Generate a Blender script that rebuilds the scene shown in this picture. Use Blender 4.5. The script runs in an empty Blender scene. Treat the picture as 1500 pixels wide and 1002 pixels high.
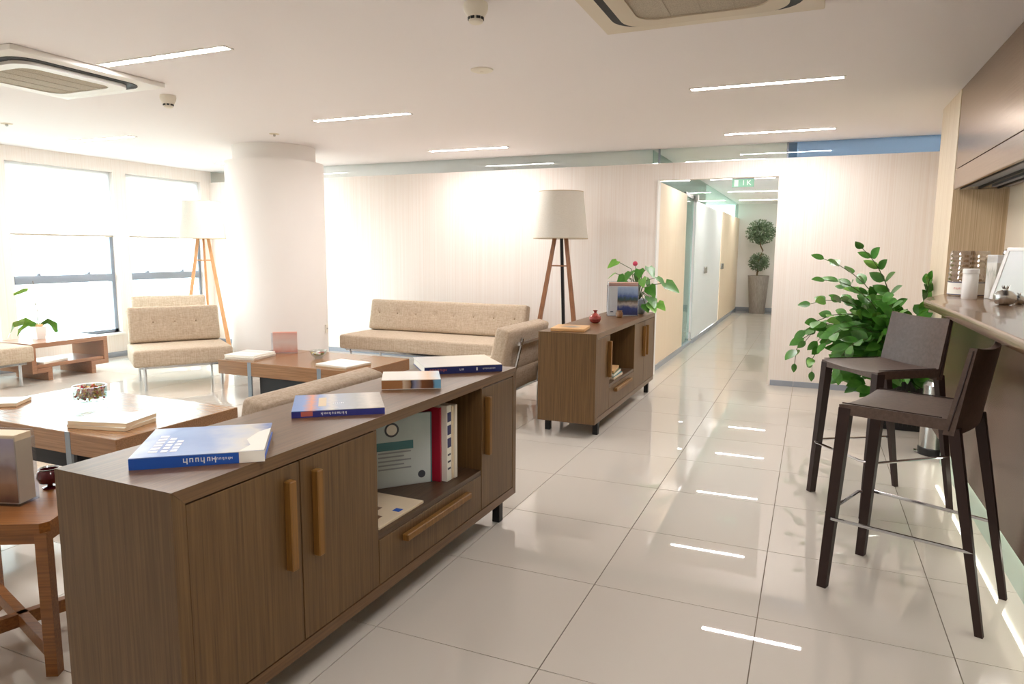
import bpy, bmesh, math, random
from mathutils import Vector, Matrix
random.seed(7)
S = bpy.context.scene
COL = S.collection
PI = math.pi

# ---------------------------------------------------------------- camera
cam = bpy.data.objects.new('camera', bpy.data.cameras.new('camera'))
COL.objects.link(cam)
YAW, PITCH, ROLL, FPX = math.radians(23.372), math.radians(7.563), math.radians(0.398), 1011.34
fw = Vector((-math.sin(YAW) * math.cos(PITCH), math.cos(YAW) * math.cos(PITCH), -math.sin(PITCH)))
rt = Vector((math.cos(YAW), math.sin(YAW), 0))
up = rt.cross(fw)
r2 = rt * math.cos(ROLL) + up * math.sin(ROLL)
u2 = up * math.cos(ROLL) - rt * math.sin(ROLL)
CAM = Vector((0.708, -1.865, 1.289))
m = Matrix((r2, u2, -fw)).transposed().to_4x4()
m.translation = CAM
cam.matrix_world = m
cam.data.sensor_fit = 'HORIZONTAL'
cam.data.sensor_width = 36
cam.data.lens = FPX / 1500 * 36
cam.data.clip_start = 0.05
S.camera = cam

# ---------------------------------------------------------------- world, light, exposure
W = bpy.data.worlds.new('sky'); S.world = W; W.use_nodes = True
bg = W.node_tree.nodes['Background']
bg.inputs[0].default_value = (0.91, 0.955, 1.0, 1)
bg.inputs[1].default_value = 3.6
S.view_settings.view_transform = 'Standard'
S.view_settings.look = 'None'
S.view_settings.gamma = 1
S.view_settings.use_curve_mapping = False
S.view_settings.exposure = 2.3
S.cycles.max_bounces = 10
S.cycles.diffuse_bounces = 6
S.cycles.glossy_bounces = 5
S.cycles.transparent_max_bounces = 12
S.cycles.caustics_reflective = False
S.cycles.caustics_refractive = False
S.cycles.sample_clamp_indirect = 6
LAMP = 33.0          # strength of the ceiling strips

# ---------------------------------------------------------------- materials
def lin(c):
    return tuple(((v / 255) / 12.92 if v / 255 <= .04045 else ((v / 255 + .055) / 1.055) ** 2.4) for v in c) + (1,)
MATS = {}
def base(name, rgb, rough=.5, metal=0, **kw):
    mt = bpy.data.materials.new(name); mt.use_nodes = True
    b = mt.node_tree.nodes['Principled BSDF']
    b.inputs['Base Color'].default_value = lin(rgb)
    b.inputs['Roughness'].default_value = rough
    b.inputs['Metallic'].default_value = metal
    for k, v in kw.items():
        b.inputs[k.replace('_', ' ')].default_value = v
    MATS[name] = mt
    return mt
def noise_col(mt, stops, scale=(1, 1, 1), nscale=5, detail=4, bump=0, coord='Object', dist=0, rough=.6):
    nt = mt.node_tree; N = nt.nodes; L = nt.links
    b = N['Principled BSDF']
    tc = N.new('ShaderNodeTexCoord'); mp = N.new('ShaderNodeMapping'); nz = N.new('ShaderNodeTexNoise'); cr = N.new('ShaderNodeValToRGB')
    mp.inputs['Scale'].default_value = scale
    nz.inputs['Scale'].default_value = nscale; nz.inputs['Detail'].default_value = detail
    nz.inputs['Roughness'].default_value = rough; nz.inputs['Distortion'].default_value = dist
    L.new(tc.outputs[coord], mp.inputs[0]); L.new(mp.outputs[0], nz.inputs['Vector']); L.new(nz.outputs[0], cr.inputs[0])
    e = cr.color_ramp.elements
    e[0].position, e[0].color = stops[0][0], lin(stops[0][1])
    e[1].position, e[1].color = stops[-1][0], lin(stops[-1][1])
    for p, c in stops[1:-1]:
        x = e.new(p); x.color = lin(c)
    L.new(cr.outputs[0], b.inputs['Base Color'])
    if bump:
        bp = N.new('ShaderNodeBump'); bp.inputs['Strength'].default_value = bump; bp.inputs['Distance'].default_value = .002
        L.new(nz.outputs[0], bp.inputs['Height']); L.new(bp.outputs[0], b.inputs['Normal'])
    return mt
def wood(name, dark, light, grain, rough=.35, bump=.15):
    sc = {'X': (1.2, 60, 60), 'Y': (60, 1.2, 60), 'Z': (60, 60, 1.2)}[grain]
    return noise_col(base(name, light, rough), [(.3, dark), (.7, light)], sc, 2.2, 5, bump)
def clear(name, tint=(255, 255, 255), gloss=.12, rough=0.0):
    mt = bpy.data.materials.new(name); mt.use_nodes = True
    nt = mt.node_tree; N = nt.nodes; L = nt.links
    N.remove(N['Principled BSDF'])
    tr = N.new('ShaderNodeBsdfTransparent'); gl = N.new('ShaderNodeBsdfGlossy'); mx = N.new('ShaderNodeMixShader'); lw = N.new('ShaderNodeLayerWeight')
    tr.inputs[0].default_value = lin(tint); gl.inputs['Roughness'].default_value = rough
    pw = N.new('ShaderNodeMath'); pw.operation = 'POWER'; pw.inputs[1].default_value = 4
    sc = N.new('ShaderNodeMath'); sc.operation = 'MULTIPLY_ADD'; sc.inputs[1].default_value = .7; sc.inputs[2].default_value = gloss * .35
    L.new(lw.outputs['Facing'], pw.inputs[0]); L.new(pw.outputs[0], sc.inputs[0]); L.new(sc.outputs[0], mx.inputs[0]); L.new(tr.outputs[0], mx.inputs[1]); L.new(gl.outputs[0], mx.inputs[2])
    L.new(mx.outputs[0], N['Material Output'].inputs[0])
    MATS[name] = mt
    return mt
def glow(name, rgb, strength):
    mt = base(name, rgb, .5)
    b = mt.node_tree.nodes['Principled BSDF']
    b.inputs['Emission Color'].default_value = lin(rgb); b.inputs['Emission Strength'].default_value = strength
    return mt
def art(name, stops, axis='X', wob=.15, nscale=4, rough=.3, second=None):
    """flat print: bands of colour along a generated axis, broken up by noise"""
    mt = base(name, (255, 255, 255), rough)
    nt = mt.node_tree; N = nt.nodes; L = nt.links
    tc = N.new('ShaderNodeTexCoord'); sx = N.new('ShaderNodeSeparateXYZ'); nz = N.new('ShaderNodeTexNoise')
    ma = N.new('ShaderNodeMath'); ma.operation = 'MULTIPLY_ADD'; cr = N.new('ShaderNodeValToRGB')
    nz.inputs['Scale'].default_value = nscale; nz.inputs['Detail'].default_value = 5
    L.new(tc.outputs['Generated'], sx.inputs[0]); L.new(tc.outputs['Generated'], nz.inputs['Vector'])
    ma.inputs[1].default_value = wob
    ad = N.new('ShaderNodeMath'); ad.operation = 'SUBTRACT'; ad.inputs[1].default_value = wob * .5
    L.new(nz.outputs[0], ma.inputs[0]); L.new(sx.outputs['XYZ'.index(axis)], ma.inputs[2]); L.new(ma.outputs[0], ad.inputs[0]); L.new(ad.outputs[0], cr.inputs[0])
    e = cr.color_ramp.elements
    e[0].position, e[0].color = stops[0][0], lin(stops[0][1])
    e[1].position, e[1].color = stops[-1][0], lin(stops[-1][1])
    for p, c in stops[1:-1]:
        x = e.new(p); x.color = lin(c)
    L.new(cr.outputs[0], N['Principled BSDF'].inputs['Base Color'])
    return mt

base('white_paint', (240, 238, 236), .6)
base('ceiling_paint', (240, 236, 237), .7)
base('plain_cream', (226, 212, 192), .5)
base('tile', (208, 201, 191), .014, Specular_IOR_Level=.55)
base('grout', (120, 108, 92), .8)
base('skirting', (150, 158, 170), .25)
base('column_paint', (238, 234, 230), .6)
noise_col(base('wall_panel', (232, 222, 208), .45), [(.25, (230, 218, 208)), (.5, (237, 229, 222)), (.8, (242, 237, 232))], (38, 38, .12), 3, 4)
noise_col(base('cream_panel', (240, 220, 190), .4), [(.3, (236, 214, 184)), (.7, (245, 229, 205))], (30, 30, .12), 3, 4)
noise_col(base('niche_panel', (205, 180, 145), .45), [(.3, (178, 150, 115)), (.5, (206, 182, 148)), (.75, (222, 202, 170))], (55, 55, .25), 3, 5)
noise_col(base('pilaster_panel', (225, 208, 182), .45), [(.3, (214, 194, 166)), (.7, (234, 219, 196))], (45, 45, .2), 3, 4)
wood('oak_v', (82, 57, 28), (116, 86, 49), 'Z', .45, .06)
wood('oak_l', (88, 61, 35), (118, 86, 53), 'Y', .34, .04)
wood('oak_in', (66, 48, 33), (96, 72, 50), 'Y', .4)
wood('handle_wood', (108, 73, 24), (142, 99, 42), 'Z', .5)
wood('table_wood', (116, 80, 50), (152, 112, 76), 'X', .22)
wood('table_side', (120, 84, 60), (150, 110, 84), 'X', .35)
wood('console_wood', (140, 98, 72), (172, 128, 100), 'Y', .3)
wood('amber_wood', (112, 66, 26), (152, 98, 46), 'X', .35)
wood('lamp_wood', (120, 76, 46), (160, 108, 70), 'Z', .4)
wood('lamp_wood_pale', (196, 140, 92), (222, 170, 122), 'Z', .4)
wood('tray_wood', (206, 158, 104), (228, 186, 134), 'X', .45)
def linen():
    mt = base('linen', (206, 190, 166), .9)
    nt = mt.node_tree; N = nt.nodes; L = nt.links
    tc = N.new('ShaderNodeTexCoord'); outs = []
    for sc in ((150, 150, 9), (14, 150, 150), (60, 60, 60)):
        mp = N.new('ShaderNodeMapping'); mp.inputs['Scale'].default_value = sc
        nz = N.new('ShaderNodeTexNoise'); nz.inputs['Scale'].default_value = 1; nz.inputs['Detail'].default_value = 3
        L.new(tc.outputs['Object'], mp.inputs[0]); L.new(mp.outputs[0], nz.inputs['Vector']); outs.append(nz.outputs[0])
    a = N.new('ShaderNodeMath'); a.operation = 'ADD'; L.new(outs[0], a.inputs[0]); L.new(outs[1], a.inputs[1])
    b = N.new('ShaderNodeMath'); b.operation = 'ADD'; L.new(a.outputs[0], b.inputs[0]); L.new(outs[2], b.inputs[1])
    c = N.new('ShaderNodeMath'); c.operation = 'MULTIPLY'; c.inputs[1].default_value = 1 / 3; L.new(b.outputs[0], c.inputs[0])
    cr = N.new('ShaderNodeValToRGB'); e = cr.color_ramp.elements
    e[0].position, e[0].color = .3, lin((164, 143, 119)); e[1].position, e[1].color = .7, lin((208, 192, 172))
    L.new(c.outputs[0], cr.inputs[0]); L.new(cr.outputs[0], N['Principled BSDF'].inputs['Base Color'])
    bp = N.new('ShaderNodeBump'); bp.inputs['Strength'].default_value = .4; bp.inputs['Distance'].default_value = .002
    L.new(c.outputs[0], bp.inputs['Height']); L.new(bp.outputs[0], N['Principled BSDF'].inputs['Normal'])
linen()
base('piping', (196, 178, 150), .9)
base('button_cloth', (150, 130, 108), .9)
base('chrome', (205, 208, 212), .12, 1)
base('steel', (190, 190, 188), .25, 1)
base('black_metal', (26, 26, 28), .45, .3)
base('grey_band', (128, 138, 146), .4, .3)
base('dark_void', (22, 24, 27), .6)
noise_col(base('leather', (84, 66, 56), .42), [(.35, (76, 59, 50)), (.7, (94, 75, 65))], (1, 1, 1), 60, 3, .12)
base('leather_dark', (50, 35, 31), .6, Specular_IOR_Level=.3)
noise_col(base('bronze', (140, 116, 94), .27, .75), [(.4, (140, 115, 92)), (.6, (154, 129, 105))], (2, .4, 60), 3, 3)
clear('jar_glass', (240, 246, 244), .45)
clear('ribbed_clear', (236, 228, 218), .9, .03)
clear('glass_clear', (240, 246, 246), .14)
base('ink_pale', (150, 156, 162), .6)
noise_col(base('counter_top', (150, 124, 100), .2, .1, Coat_Weight=.2), [(.35, (120, 92, 68)), (.7, (156, 126, 98))], (30, .8, 30), 3, 4)
base('bar_panel', (98, 72, 55), .26, .2)
base('pale_glass', (184, 206, 192), .25)
glow('strip_light', (255, 250, 248), LAMP)
glow('strip_corridor', (255, 251, 248), LAMP * .55)
base('sign_green', (140, 198, 172), .4)
glow('led_warm', (255, 248, 232), 3.5)
clear('glass', (235, 246, 246))
clear('glass_green', (206, 230, 222))
clear('acrylic', (244, 246, 250))
base('frosted', (236, 240, 240), .4)
clear('glass_sky_tint', (196, 216, 232))  # tint paints in the bluish daylight of the room behind the pane
base('frame_grey', (140, 150, 164), .4, .1)
def blind_mat():
    mt = bpy.data.materials.new('blind'); mt.use_nodes = True
    nt = mt.node_tree; N = nt.nodes; L = nt.links
    N.remove(N['Principled BSDF'])
    a = N.new('ShaderNodeBsdfTranslucent'); b = N.new('ShaderNodeBsdfDiffuse'); mx = N.new('ShaderNodeMixShader')
    a.inputs[0].default_value = (.9, .9, .9, 1); b.inputs[0].default_value = (.9, .9, .9, 1); mx.inputs[0].default_value = .4
    L.new(a.outputs[0], mx.inputs[1]); L.new(b.outputs[0], mx.inputs[2]); L.new(mx.outputs[0], N['Material Output'].inputs[0])
    MATS['blind'] = mt
blind_mat()
def shade_mat():
    mt = bpy.data.materials.new('lamp_shade'); mt.use_nodes = True
    nt = mt.node_tree; N = nt.nodes; L = nt.links
    N.remove(N['Principled BSDF'])
    a = N.new('ShaderNodeBsdfTranslucent'); b = N.new('ShaderNodeBsdfDiffuse'); mx = N.new('ShaderNodeMixShader'); nz = N.new('ShaderNodeTexNoise'); cr = N.new('ShaderNodeValToRGB')
    nz.inputs['Scale'].default_value = 60
    cr.color_ramp.elements[0].color = lin((206, 200, 188)); cr.color_ramp.elements[1].color = lin((228, 224, 216))
    tc = N.new('ShaderNodeTexCoord'); mp = N.new('ShaderNodeMapping'); mp.inputs['Scale'].default_value = (1, 1, 6)
    L.new(tc.outputs['Object'], mp.inputs[0]); L.new(mp.outputs[0], nz.inputs['Vector'])
    L.new(nz.outputs[0], cr.inputs[0]); L.new(cr.outputs[0], a.inputs[0]); L.new(cr.outputs[0], b.inputs[0]); mx.inputs[0].default_value = .86
    L.new(a.outputs[0], mx.inputs[1]); L.new(b.outputs[0], mx.inputs[2]); L.new(mx.outputs[0], N['Material Output'].inputs[0])
    MATS['lamp_shade'] = mt
shade_mat()
base('ac_white', (238, 236, 230), .4)
base('ac_beige', (216, 204, 184), .5)
noise_col(base('ac_mesh', (176, 166, 148), .7), [(.4, (160, 150, 132)), (.6, (190, 180, 162))], (120, 120, 120), 3, 2)
base('black_plastic', (20, 20, 22), .4)
base('off_white', (236, 230, 216), .5)
base('paper', (240, 236, 226), .7)
base('paper_warm', (226, 208, 178), .7)
noise_col(base('leaf', (60, 120, 40), .3), [(.3, (44, 100, 30)), (.7, (88, 148, 52))], (1, 1, 1), 9, 2)
noise_col(base('leaf_bright', (110, 165, 60), .35), [(.3, (84, 146, 48)), (.7, (140, 188, 84))], (1, 1, 1), 9, 2)
noise_col(base('leaf_olive', (96, 116, 84), .5), [(.3, (70, 90, 62)), (.7, (128, 148, 116))], (1, 1, 1), 14, 2)
base('stem', (70, 84, 40), .5)
base('bark', (120, 98, 70), .8)
base('soil', (60, 46, 36), .95)
noise_col(base('planter_grey', (138, 128, 118), .4), [(.4, (136, 130, 125)), (.6, (160, 154, 149))], (40, 40, 1), 3, 3)
base('planter_black', (24, 24, 26), .5)
base('white_ceramic', (240, 238, 236), .25)
base('red_glaze', (150, 62, 54), .2)
base('burgundy', (74, 18, 26), .12)
base('brown_glaze', (120, 84, 52), .3)
base('blue_spine', (36, 92, 190), .35)
base('navy_spine', (38, 50, 112), .35)
base('violet_spine', (52, 58, 140), .35)
base('teal', (60, 120, 128), .4)
base('crimson', (170, 30, 56), .4)
base('navy', (34, 38, 92), .4)
base('ink', (70, 74, 84), .6)
base('ink_red', (206, 110, 96), .6)
base('white_print', (244, 246, 250), .5)
art('cover_lake', [(0, (170, 186, 222)), (.2, (96, 126, 190)), (.5, (130, 154, 202)), (.72, (190, 196, 208)), (.85, (210, 206, 198)), (1, (104, 126, 180))], 'X', .5, 3)
art('cover_flora', [(0, (104, 140, 200)), (.12, (116, 152, 208)), (.2, (222, 140, 92)), (.28, (116, 150, 206)), (.42, (206, 200, 192)), (.5, (152, 162, 180)), (.7, (150, 152, 152)), (.85, (206, 196, 184)), (1, (160, 148, 134))], 'X', .12, 12)
art('cover_white', [(0, (236, 232, 222)), (.6, (240, 236, 228)), (.8, (228, 190, 150)), (1, (190, 214, 230))], 'X', .1, 4)
art('edge_stripes', [(0, (170, 118, 74)), (.34, (176, 124, 80)), (.37, (226, 210, 188)), (.48, (170, 130, 92)), (.5, (58, 50, 54)), (.56, (150, 158, 190)), (.64, (176, 158, 150)), (.68, (140, 92, 56)), (.86, (96, 60, 42)), (.9, (110, 170, 206)), (1, (120, 178, 214))], 'X', .03, 3)
art('cover_beige', [(0, (206, 206, 204)), (.3, (196, 190, 180)), (.7, (210, 198, 176)), (1, (222, 208, 180))], 'X', .3, 3)
art('cover_grey', [(0, (236, 234, 230)), (.25, (196, 202, 212)), (.7, (206, 210, 216)), (1, (238, 234, 226))], 'Y', .2, 4)
art('news', [(0, (230, 226, 220)), (.3, (214, 208, 204)), (.5, (236, 232, 228)), (.7, (204, 198, 194)), (1, (236, 232, 228))], 'Y', .3, 14)
art('pink_card', [(0, (244, 196, 182)), (.25, (250, 228, 216)), (.5, (252, 238, 228)), (.8, (250, 226, 214)), (1, (246, 204, 192))], 'Z', .5, 4)
def translucent(name, k):
    nt = MATS[name].node_tree; N = nt.nodes; L = nt.links
    tr = N.new('ShaderNodeBsdfTranslucent'); mx = N.new('ShaderNodeMixShader'); mx.inputs[0].default_value = k
    src = N['Principled BSDF'].inputs['Base Color'].links[0].from_socket
    L.new(src, tr.inputs[0]); L.new(N['Principled BSDF'].outputs[0], mx.inputs[1]); L.new(tr.outputs[0], mx.inputs[2])
    L.new(mx.outputs[0], N['Material Output'].inputs[0])
translucent('pink_card', .75)
art('brochure', [(0, (52, 62, 104)), (.25, (72, 86, 140)), (.38, (212, 196, 176)), (.5, (120, 104, 84)), (.58, (76, 104, 96)), (.66, (96, 116, 166)), (.8, (170, 190, 216)), (1, (206, 220, 232))], 'Z', .28, 5)
art('photo_brown', [(0, (120, 80, 60)), (.3, (196, 146, 106)), (.5, (156, 116, 96)), (.7, (206, 186, 180)), (1, (194, 178, 190))], 'Z', .4, 3)
art('cover_teal', [(0, (206, 214, 212)), (.5, (196, 206, 206)), (1, (170, 186, 186))], 'Z', .3, 5)
art('tray_pic', [(0, (196, 160, 112)), (.3, (150, 130, 110)), (.6, (120, 118, 116)), (1, (200, 164, 116))], 'X', .5, 5)
art('menu_screen', [(0, (214, 222, 218)), (.5, (226, 232, 232)), (1, (240, 243, 245))], 'Z', .2, 3)
art('box_print', [(0, (236, 234, 230)), (.5, (222, 220, 214)), (.6, (196, 198, 190)), (.7, (228, 226, 220)), (1, (238, 234, 230))], 'Z', .5, 6)
PETALS = []
for i, c in enumerate([(196, 60, 90), (226, 190, 70), (150, 40, 60), (224, 140, 120), (120, 130, 50), (232, 214, 190)]):
    base('petal_%d' % i, c, .7); PETALS.append('petal_%d' % i)

# ---------------------------------------------------------------- mesh helpers
def link(o, parent=None):
    COL.objects.link(o)
    if parent: o.parent = parent
    return o
def mk(name, bm, mat, parent=None, loc=None, rotz=0, rot=None, ang=35):
    bmesh.ops.recalc_face_normals(bm, faces=bm.faces[:])
    me = bpy.data.meshes.new(name); bm.to_mesh(me); bm.free()
    me.shade_smooth(); me.set_sharp_from_angle(angle=math.radians(ang))
    me.materials.append(MATS[mat])
    o = link(bpy.data.objects.new(name, me), parent)
    if loc: o.location = loc
    if rot: o.rotation_euler = rot
    elif rotz: o.rotation_euler = (0, 0, rotz)
    return o
def share(o, parent=None, loc=None, rot=None, scale=None):
    c = bpy.data.objects.new(o.name.split('.')[0], o.data); link(c, parent)
    if loc is not None: c.location = loc
    if rot is not None: c.rotation_euler = rot
    if scale is not None: c.scale = scale
    return c
def thing(name, label, cat, loc=(0, 0, 0), rotz=0, group=None):
    o = bpy.data.objects.new(name, None); o.empty_display_size = .1; link(o)
    o.location = loc; o.rotation_euler = (0, 0, rotz)
    return tag(o, label, cat, group)
def tag(o, label, cat, group=None):
    o['label'] = label; o['category'] = cat
    if group: o['group'] = group
    return o
def struct(o, label=None):
    o['kind'] = 'structure'
    if label: o['label'] = label
    return o
def copy_tree(o, parent=None):
    c = o.copy(); link(c); c.parent = parent
    for ch in list(o.children): copy_tree(ch, c)
    return c
def B(): return bmesh.new()
def box(bm, x0, x1, y0, y1, z0, z1, bev=0, seg=2):
    v = [bm.verts.new((x, y, z)) for x in (x0, x1) for y in (y0, y1) for z in (z0, z1)]
    fs = [bm.faces.new([v[i] for i in f]) for f in ((0, 1, 3, 2), (4, 6, 7, 5), (0, 4, 5, 1), (2, 3, 7, 6), (0, 2, 6, 4), (1, 5, 7, 3))]
    if bev:
        es = list({e for f in fs for e in f.edges})
        bmesh.ops.bevel(bm, geom=es, offset=bev, segments=seg, affect='EDGES', profile=.5)
    return bm
def prism(bm, pts, z0, z1):
    n = len(pts)
    a = [bm.verts.new((x, y, z0)) for x, y in pts]; b = [bm.verts.new((x, y, z1)) for x, y in pts]
    bm.faces.new(a[::-1]); bm.faces.new(b)
    for i in range(n): bm.faces.new((a[i], a[(i + 1) % n], b[(i + 1) % n], b[i]))
    return bm
def prism_yz(bm, pts, x0, x1):
    n = len(pts)
    a = [bm.verts.new((x0, y, z)) for y, z in pts]; b = [bm.verts.new((x1, y, z)) for y, z in pts]
    bm.faces.new(a); bm.faces.new(b[::-1])
    for i in range(n): bm.faces.new((a[i], b[i], b[(i + 1) % n], a[(i + 1) % n]))
    return bm
def lathe(bm, prof, seg=28, c=(0, 0), cap0=True, cap1=True):
    rings = []
    for r, z in prof:
        rings.append([bm.verts.new((c[0] + r * math.cos(2 * PI * k / seg), c[1] + r * math.sin(2 * PI * k / seg), z)) for k in range(seg)])
    for a, b in zip(rings, rings[1:]):
        for k in range(seg): bm.faces.new((a[k], a[(k + 1) % seg], b[(k + 1) % seg], b[k]))
    if cap0: bm.faces.new(rings[0][::-1])
    if cap1: bm.faces.new(rings[-1])
    return bm
def tube(bm, pts, r, seg=10, r1=None, closed=False):
    pts = [Vector(p) for p in pts]; n = len(pts); rings = []
    for i, p in enumerate(pts):
        if closed: d = (pts[(i + 1) % n] - pts[i - 1]).normalized()
        else: d = (pts[min(i + 1, n - 1)] - pts[max(i - 1, 0)]).normalized()
        a = d.cross(Vector((0, 0, 1)))
        if a.length < .05: a = d.cross(Vector((1, 0, 0)))
        a.normalize(); b = d.cross(a)
        rr = r if r1 is None else r + (r1 - r) * i / (n - 1)
        rings.append([bm.verts.new(p + rr * (a * math.cos(2 * PI * k / seg) + b * math.sin(2 * PI * k / seg))) for k in range(seg)])
    rng = range(n) if closed else range(n - 1)
    for i in rng:
        A, Bq = rings[i], rings[(i + 1) % n]
        for k in range(seg): bm.faces.new((A[k], A[(k + 1) % seg], Bq[(k + 1) % seg], Bq[k]))
    if not closed:
        bm.faces.new(rings[0][::-1]); bm.faces.new(rings[-1])
    return bm
def beam(bm, p, q, wx, wy, wx1=None, wy1=None):
    """four-sided tapered bar between two points, section aligned to x and y"""
    wx1 = wx if wx1 is None else wx1; wy1 = wy if wy1 is None else wy1
    a = [bm.verts.new((p[0] + sx * wx / 2, p[1] + sy * wy / 2, p[2])) for sx, sy in ((-1, -1), (1, -1), (1, 1), (-1, 1))]
    b = [bm.verts.new((q[0] + sx * wx1 / 2, q[1] + sy * wy1 / 2, q[2])) for sx, sy in ((-1, -1), (1, -1), (1, 1), (-1, 1))]
    bm.faces.new(a[::-1]); bm.faces.new(b)
    for i in range(4): bm.faces.new((a[i], a[(i + 1) % 4], b[(i + 1) % 4], b[i]))
    return bm
def cushion(bm, sx, sy, sz, r=.03, n=12, dimples=(), face='-Y', bulge=.008):
    """rounded box centred at the origin; dimples are (u, v) points on one face"""
    hx, hy, hz = sx / 2, sy / 2, sz / 2
    verts = {}
    def P(p):
        k = tuple(round(v, 5) for v in p)
        if k in verts: return verts[k]
        c = Vector((max(-hx + r, min(hx - r, p[0])), max(-hy + r, min(hy - r, p[1])), max(-hz + r, min(hz - r, p[2]))))
        d = Vector(p) - c
        q = c + d.normalized() * r if d.length > 1e-6 else c
        fx, fy, fz = 1 - (p[0] / hx) ** 2, 1 - (p[1] / hy) ** 2, 1 - (p[2] / hz) ** 2
        if face == '-Y':
            q.y += math.copysign(bulge, p[1]) * max(fx, 0) ** .5 * max(fz, 0) ** .5 * (abs(p[1]) > hy - 1e-4)
            if p[1] < -hy + 1e-4:
                for u, v in dimples:
                    dd = math.hypot(p[0] - u, p[2] - v); q.y += .014 * math.exp(-(dd / .022) ** 2)
        else:
            q.z += bulge * max(fx, 0) ** .5 * max(fy, 0) ** .5 * (p[2] > hz - 1e-4)
        verts[k] = bm.verts.new(q)
        return verts[k]
    def ticks(h, nn):
        t = [-h, -h + r * .3, -h + r]
        t += [-h + r + (2 * h - 2 * r) * i / nn for i in range(1, nn)]
        return t + [h - r, h - r * .3, h]
    nx, ny, nz = max(2, int(n * sx / .8)), max(2, int(n * sy / .8)), max(3, int(n * sz / .8))
    if dimples: nx, nz = max(nx, int(sx / .025)), max(nz, int(sz / .025))
    tx, ty, tz = ticks(hx, nx), ticks(hy, ny), ticks(hz, nz)
    def grid(f, ta, tb, flip):
        for i in range(len(ta) - 1):
            for j in range(len(tb) - 1):
                q = [P(f(ta[i], tb[j])), P(f(ta[i + 1], tb[j])), P(f(ta[i + 1], tb[j + 1])), P(f(ta[i], tb[j + 1]))]
                if len(set(q)) == 4:
                    try: bm.faces.new(q[::-1] if flip else q)
                    except ValueError: pass
    grid(lambda a, b: (a, b, -hz), tx, ty, True); grid(lambda a, b: (a, b, hz), tx, ty, False)
    grid(lambda a, b: (a, -hy, b), tx, tz, False); grid(lambda a, b: (a, hy, b), tx, tz, True)
    grid(lambda a, b: (-hx, a, b), ty, tz, True); grid(lambda a, b: (hx, a, b), ty, tz, False)
    return bm
def text_mesh(name, body, size, mat, parent, loc, rot, ext=.0006):
    cu = bpy.data.curves.new('t', 'FONT'); cu.body = body; cu.size = size; cu.extrude = ext; cu.align_x = 'CENTER'; cu.align_y = 'CENTER'
    to = bpy.data.objects.new('t', cu); COL.objects.link(to)
    bpy.context.view_layer.update()
    me = bpy.data.meshes.new_from_object(to.evaluated_get(bpy.context.evaluated_depsgraph_get()))
    bpy.data.objects.remove(to)
    me.name = name; me.materials.clear(); me.materials.append(MATS[mat])
    o = link(bpy.data.objects.new(name, me), parent); o.location = loc; o.rotation_euler = rot
    return o

def blurred_letters(name, n, size, mat, parent, loc, rot, seed=1):
    """a row of small letter-sized strokes for print too blurred to read"""
    rr = random.Random(seed); bm = B(); x = -n * size * .31
    for k in range(n):
        h = size * rr.choice((.5, .5, .72)); w = size * rr.uniform(.34, .5)
        for a, b, c, d in ((0, .12 * size, 0, h), (w - .1 * size, w, 0, size * .5), (0, w, size * rr.choice((0, .2, .4)), 0)):
            if d == 0: d = c + .1 * size
            box(bm, x + a, x + b, c - size * .3, d - size * .3, -.0003, .0003)
        x += size * .62
    return mk(name, bm, mat, parent, loc, rot=rot)

# ================================================================ SETTING
XW, YF, H = -6.84, 5.245, 2.31        # window wall, far partition, ceiling
XR = 1.80
# --- floor and its tiles
fl = struct(mk('floor', box(B(), XW - .2, 4.2, -4.3, 14.3, -.12, -.004), 'grout'), 'glossy off-white square floor tiles with thin brown grout lines')
def cam_px(p):
    d = Vector(p) - CAM; z = d.dot(fw)
    return (750 + FPX * d.dot(r2) / z, 501 - FPX * d.dot(u2) / z) if z > .1 else None
tile0 = None
rest = B()
for i in range(-12, 7):
    for j in range(-7, 24):
        x0, y0 = i * .6, j * .6
        room = y0 < 5.3 and x0 < XR
        corr = y0 >= 5.3 - .6 and -.9 - .6 < x0 < .4
        if not (room or corr): continue
        vis = False
        for ax in (0, .3, .6):
            for ay in (0, .3, .6):
                q = cam_px((x0 + ax, y0 + ay, 0))
                if q and -15 < q[0] < 1515 and -15 < q[1] < 1015: vis = True
        if vis and (y0 < 5.3 or -.9 < x0 + .3 < .4):
            if tile0 is None:
                tile0 = mk('tile', box(B(), .0018, .5982, .0018, .5982, -.012, 0), 'tile', fl, (x0, y0, 0))
            else:
                share(tile0, fl, (x0, y0, 0))
        else:
            box(rest, x0 + .0018, x0 + .5982, y0 + .0018, y0 + .5982, -.012, 0)
ro = mk('tiles_behind', rest, 'tile', fl); ro['kind'] = 'stuff'
# --- ceiling
struct(mk('ceiling', box(B(), XW - .2, 4.2, -4.3, 14.3, H, H + .12), 'ceiling_paint'), 'flat white plaster ceiling')
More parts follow.
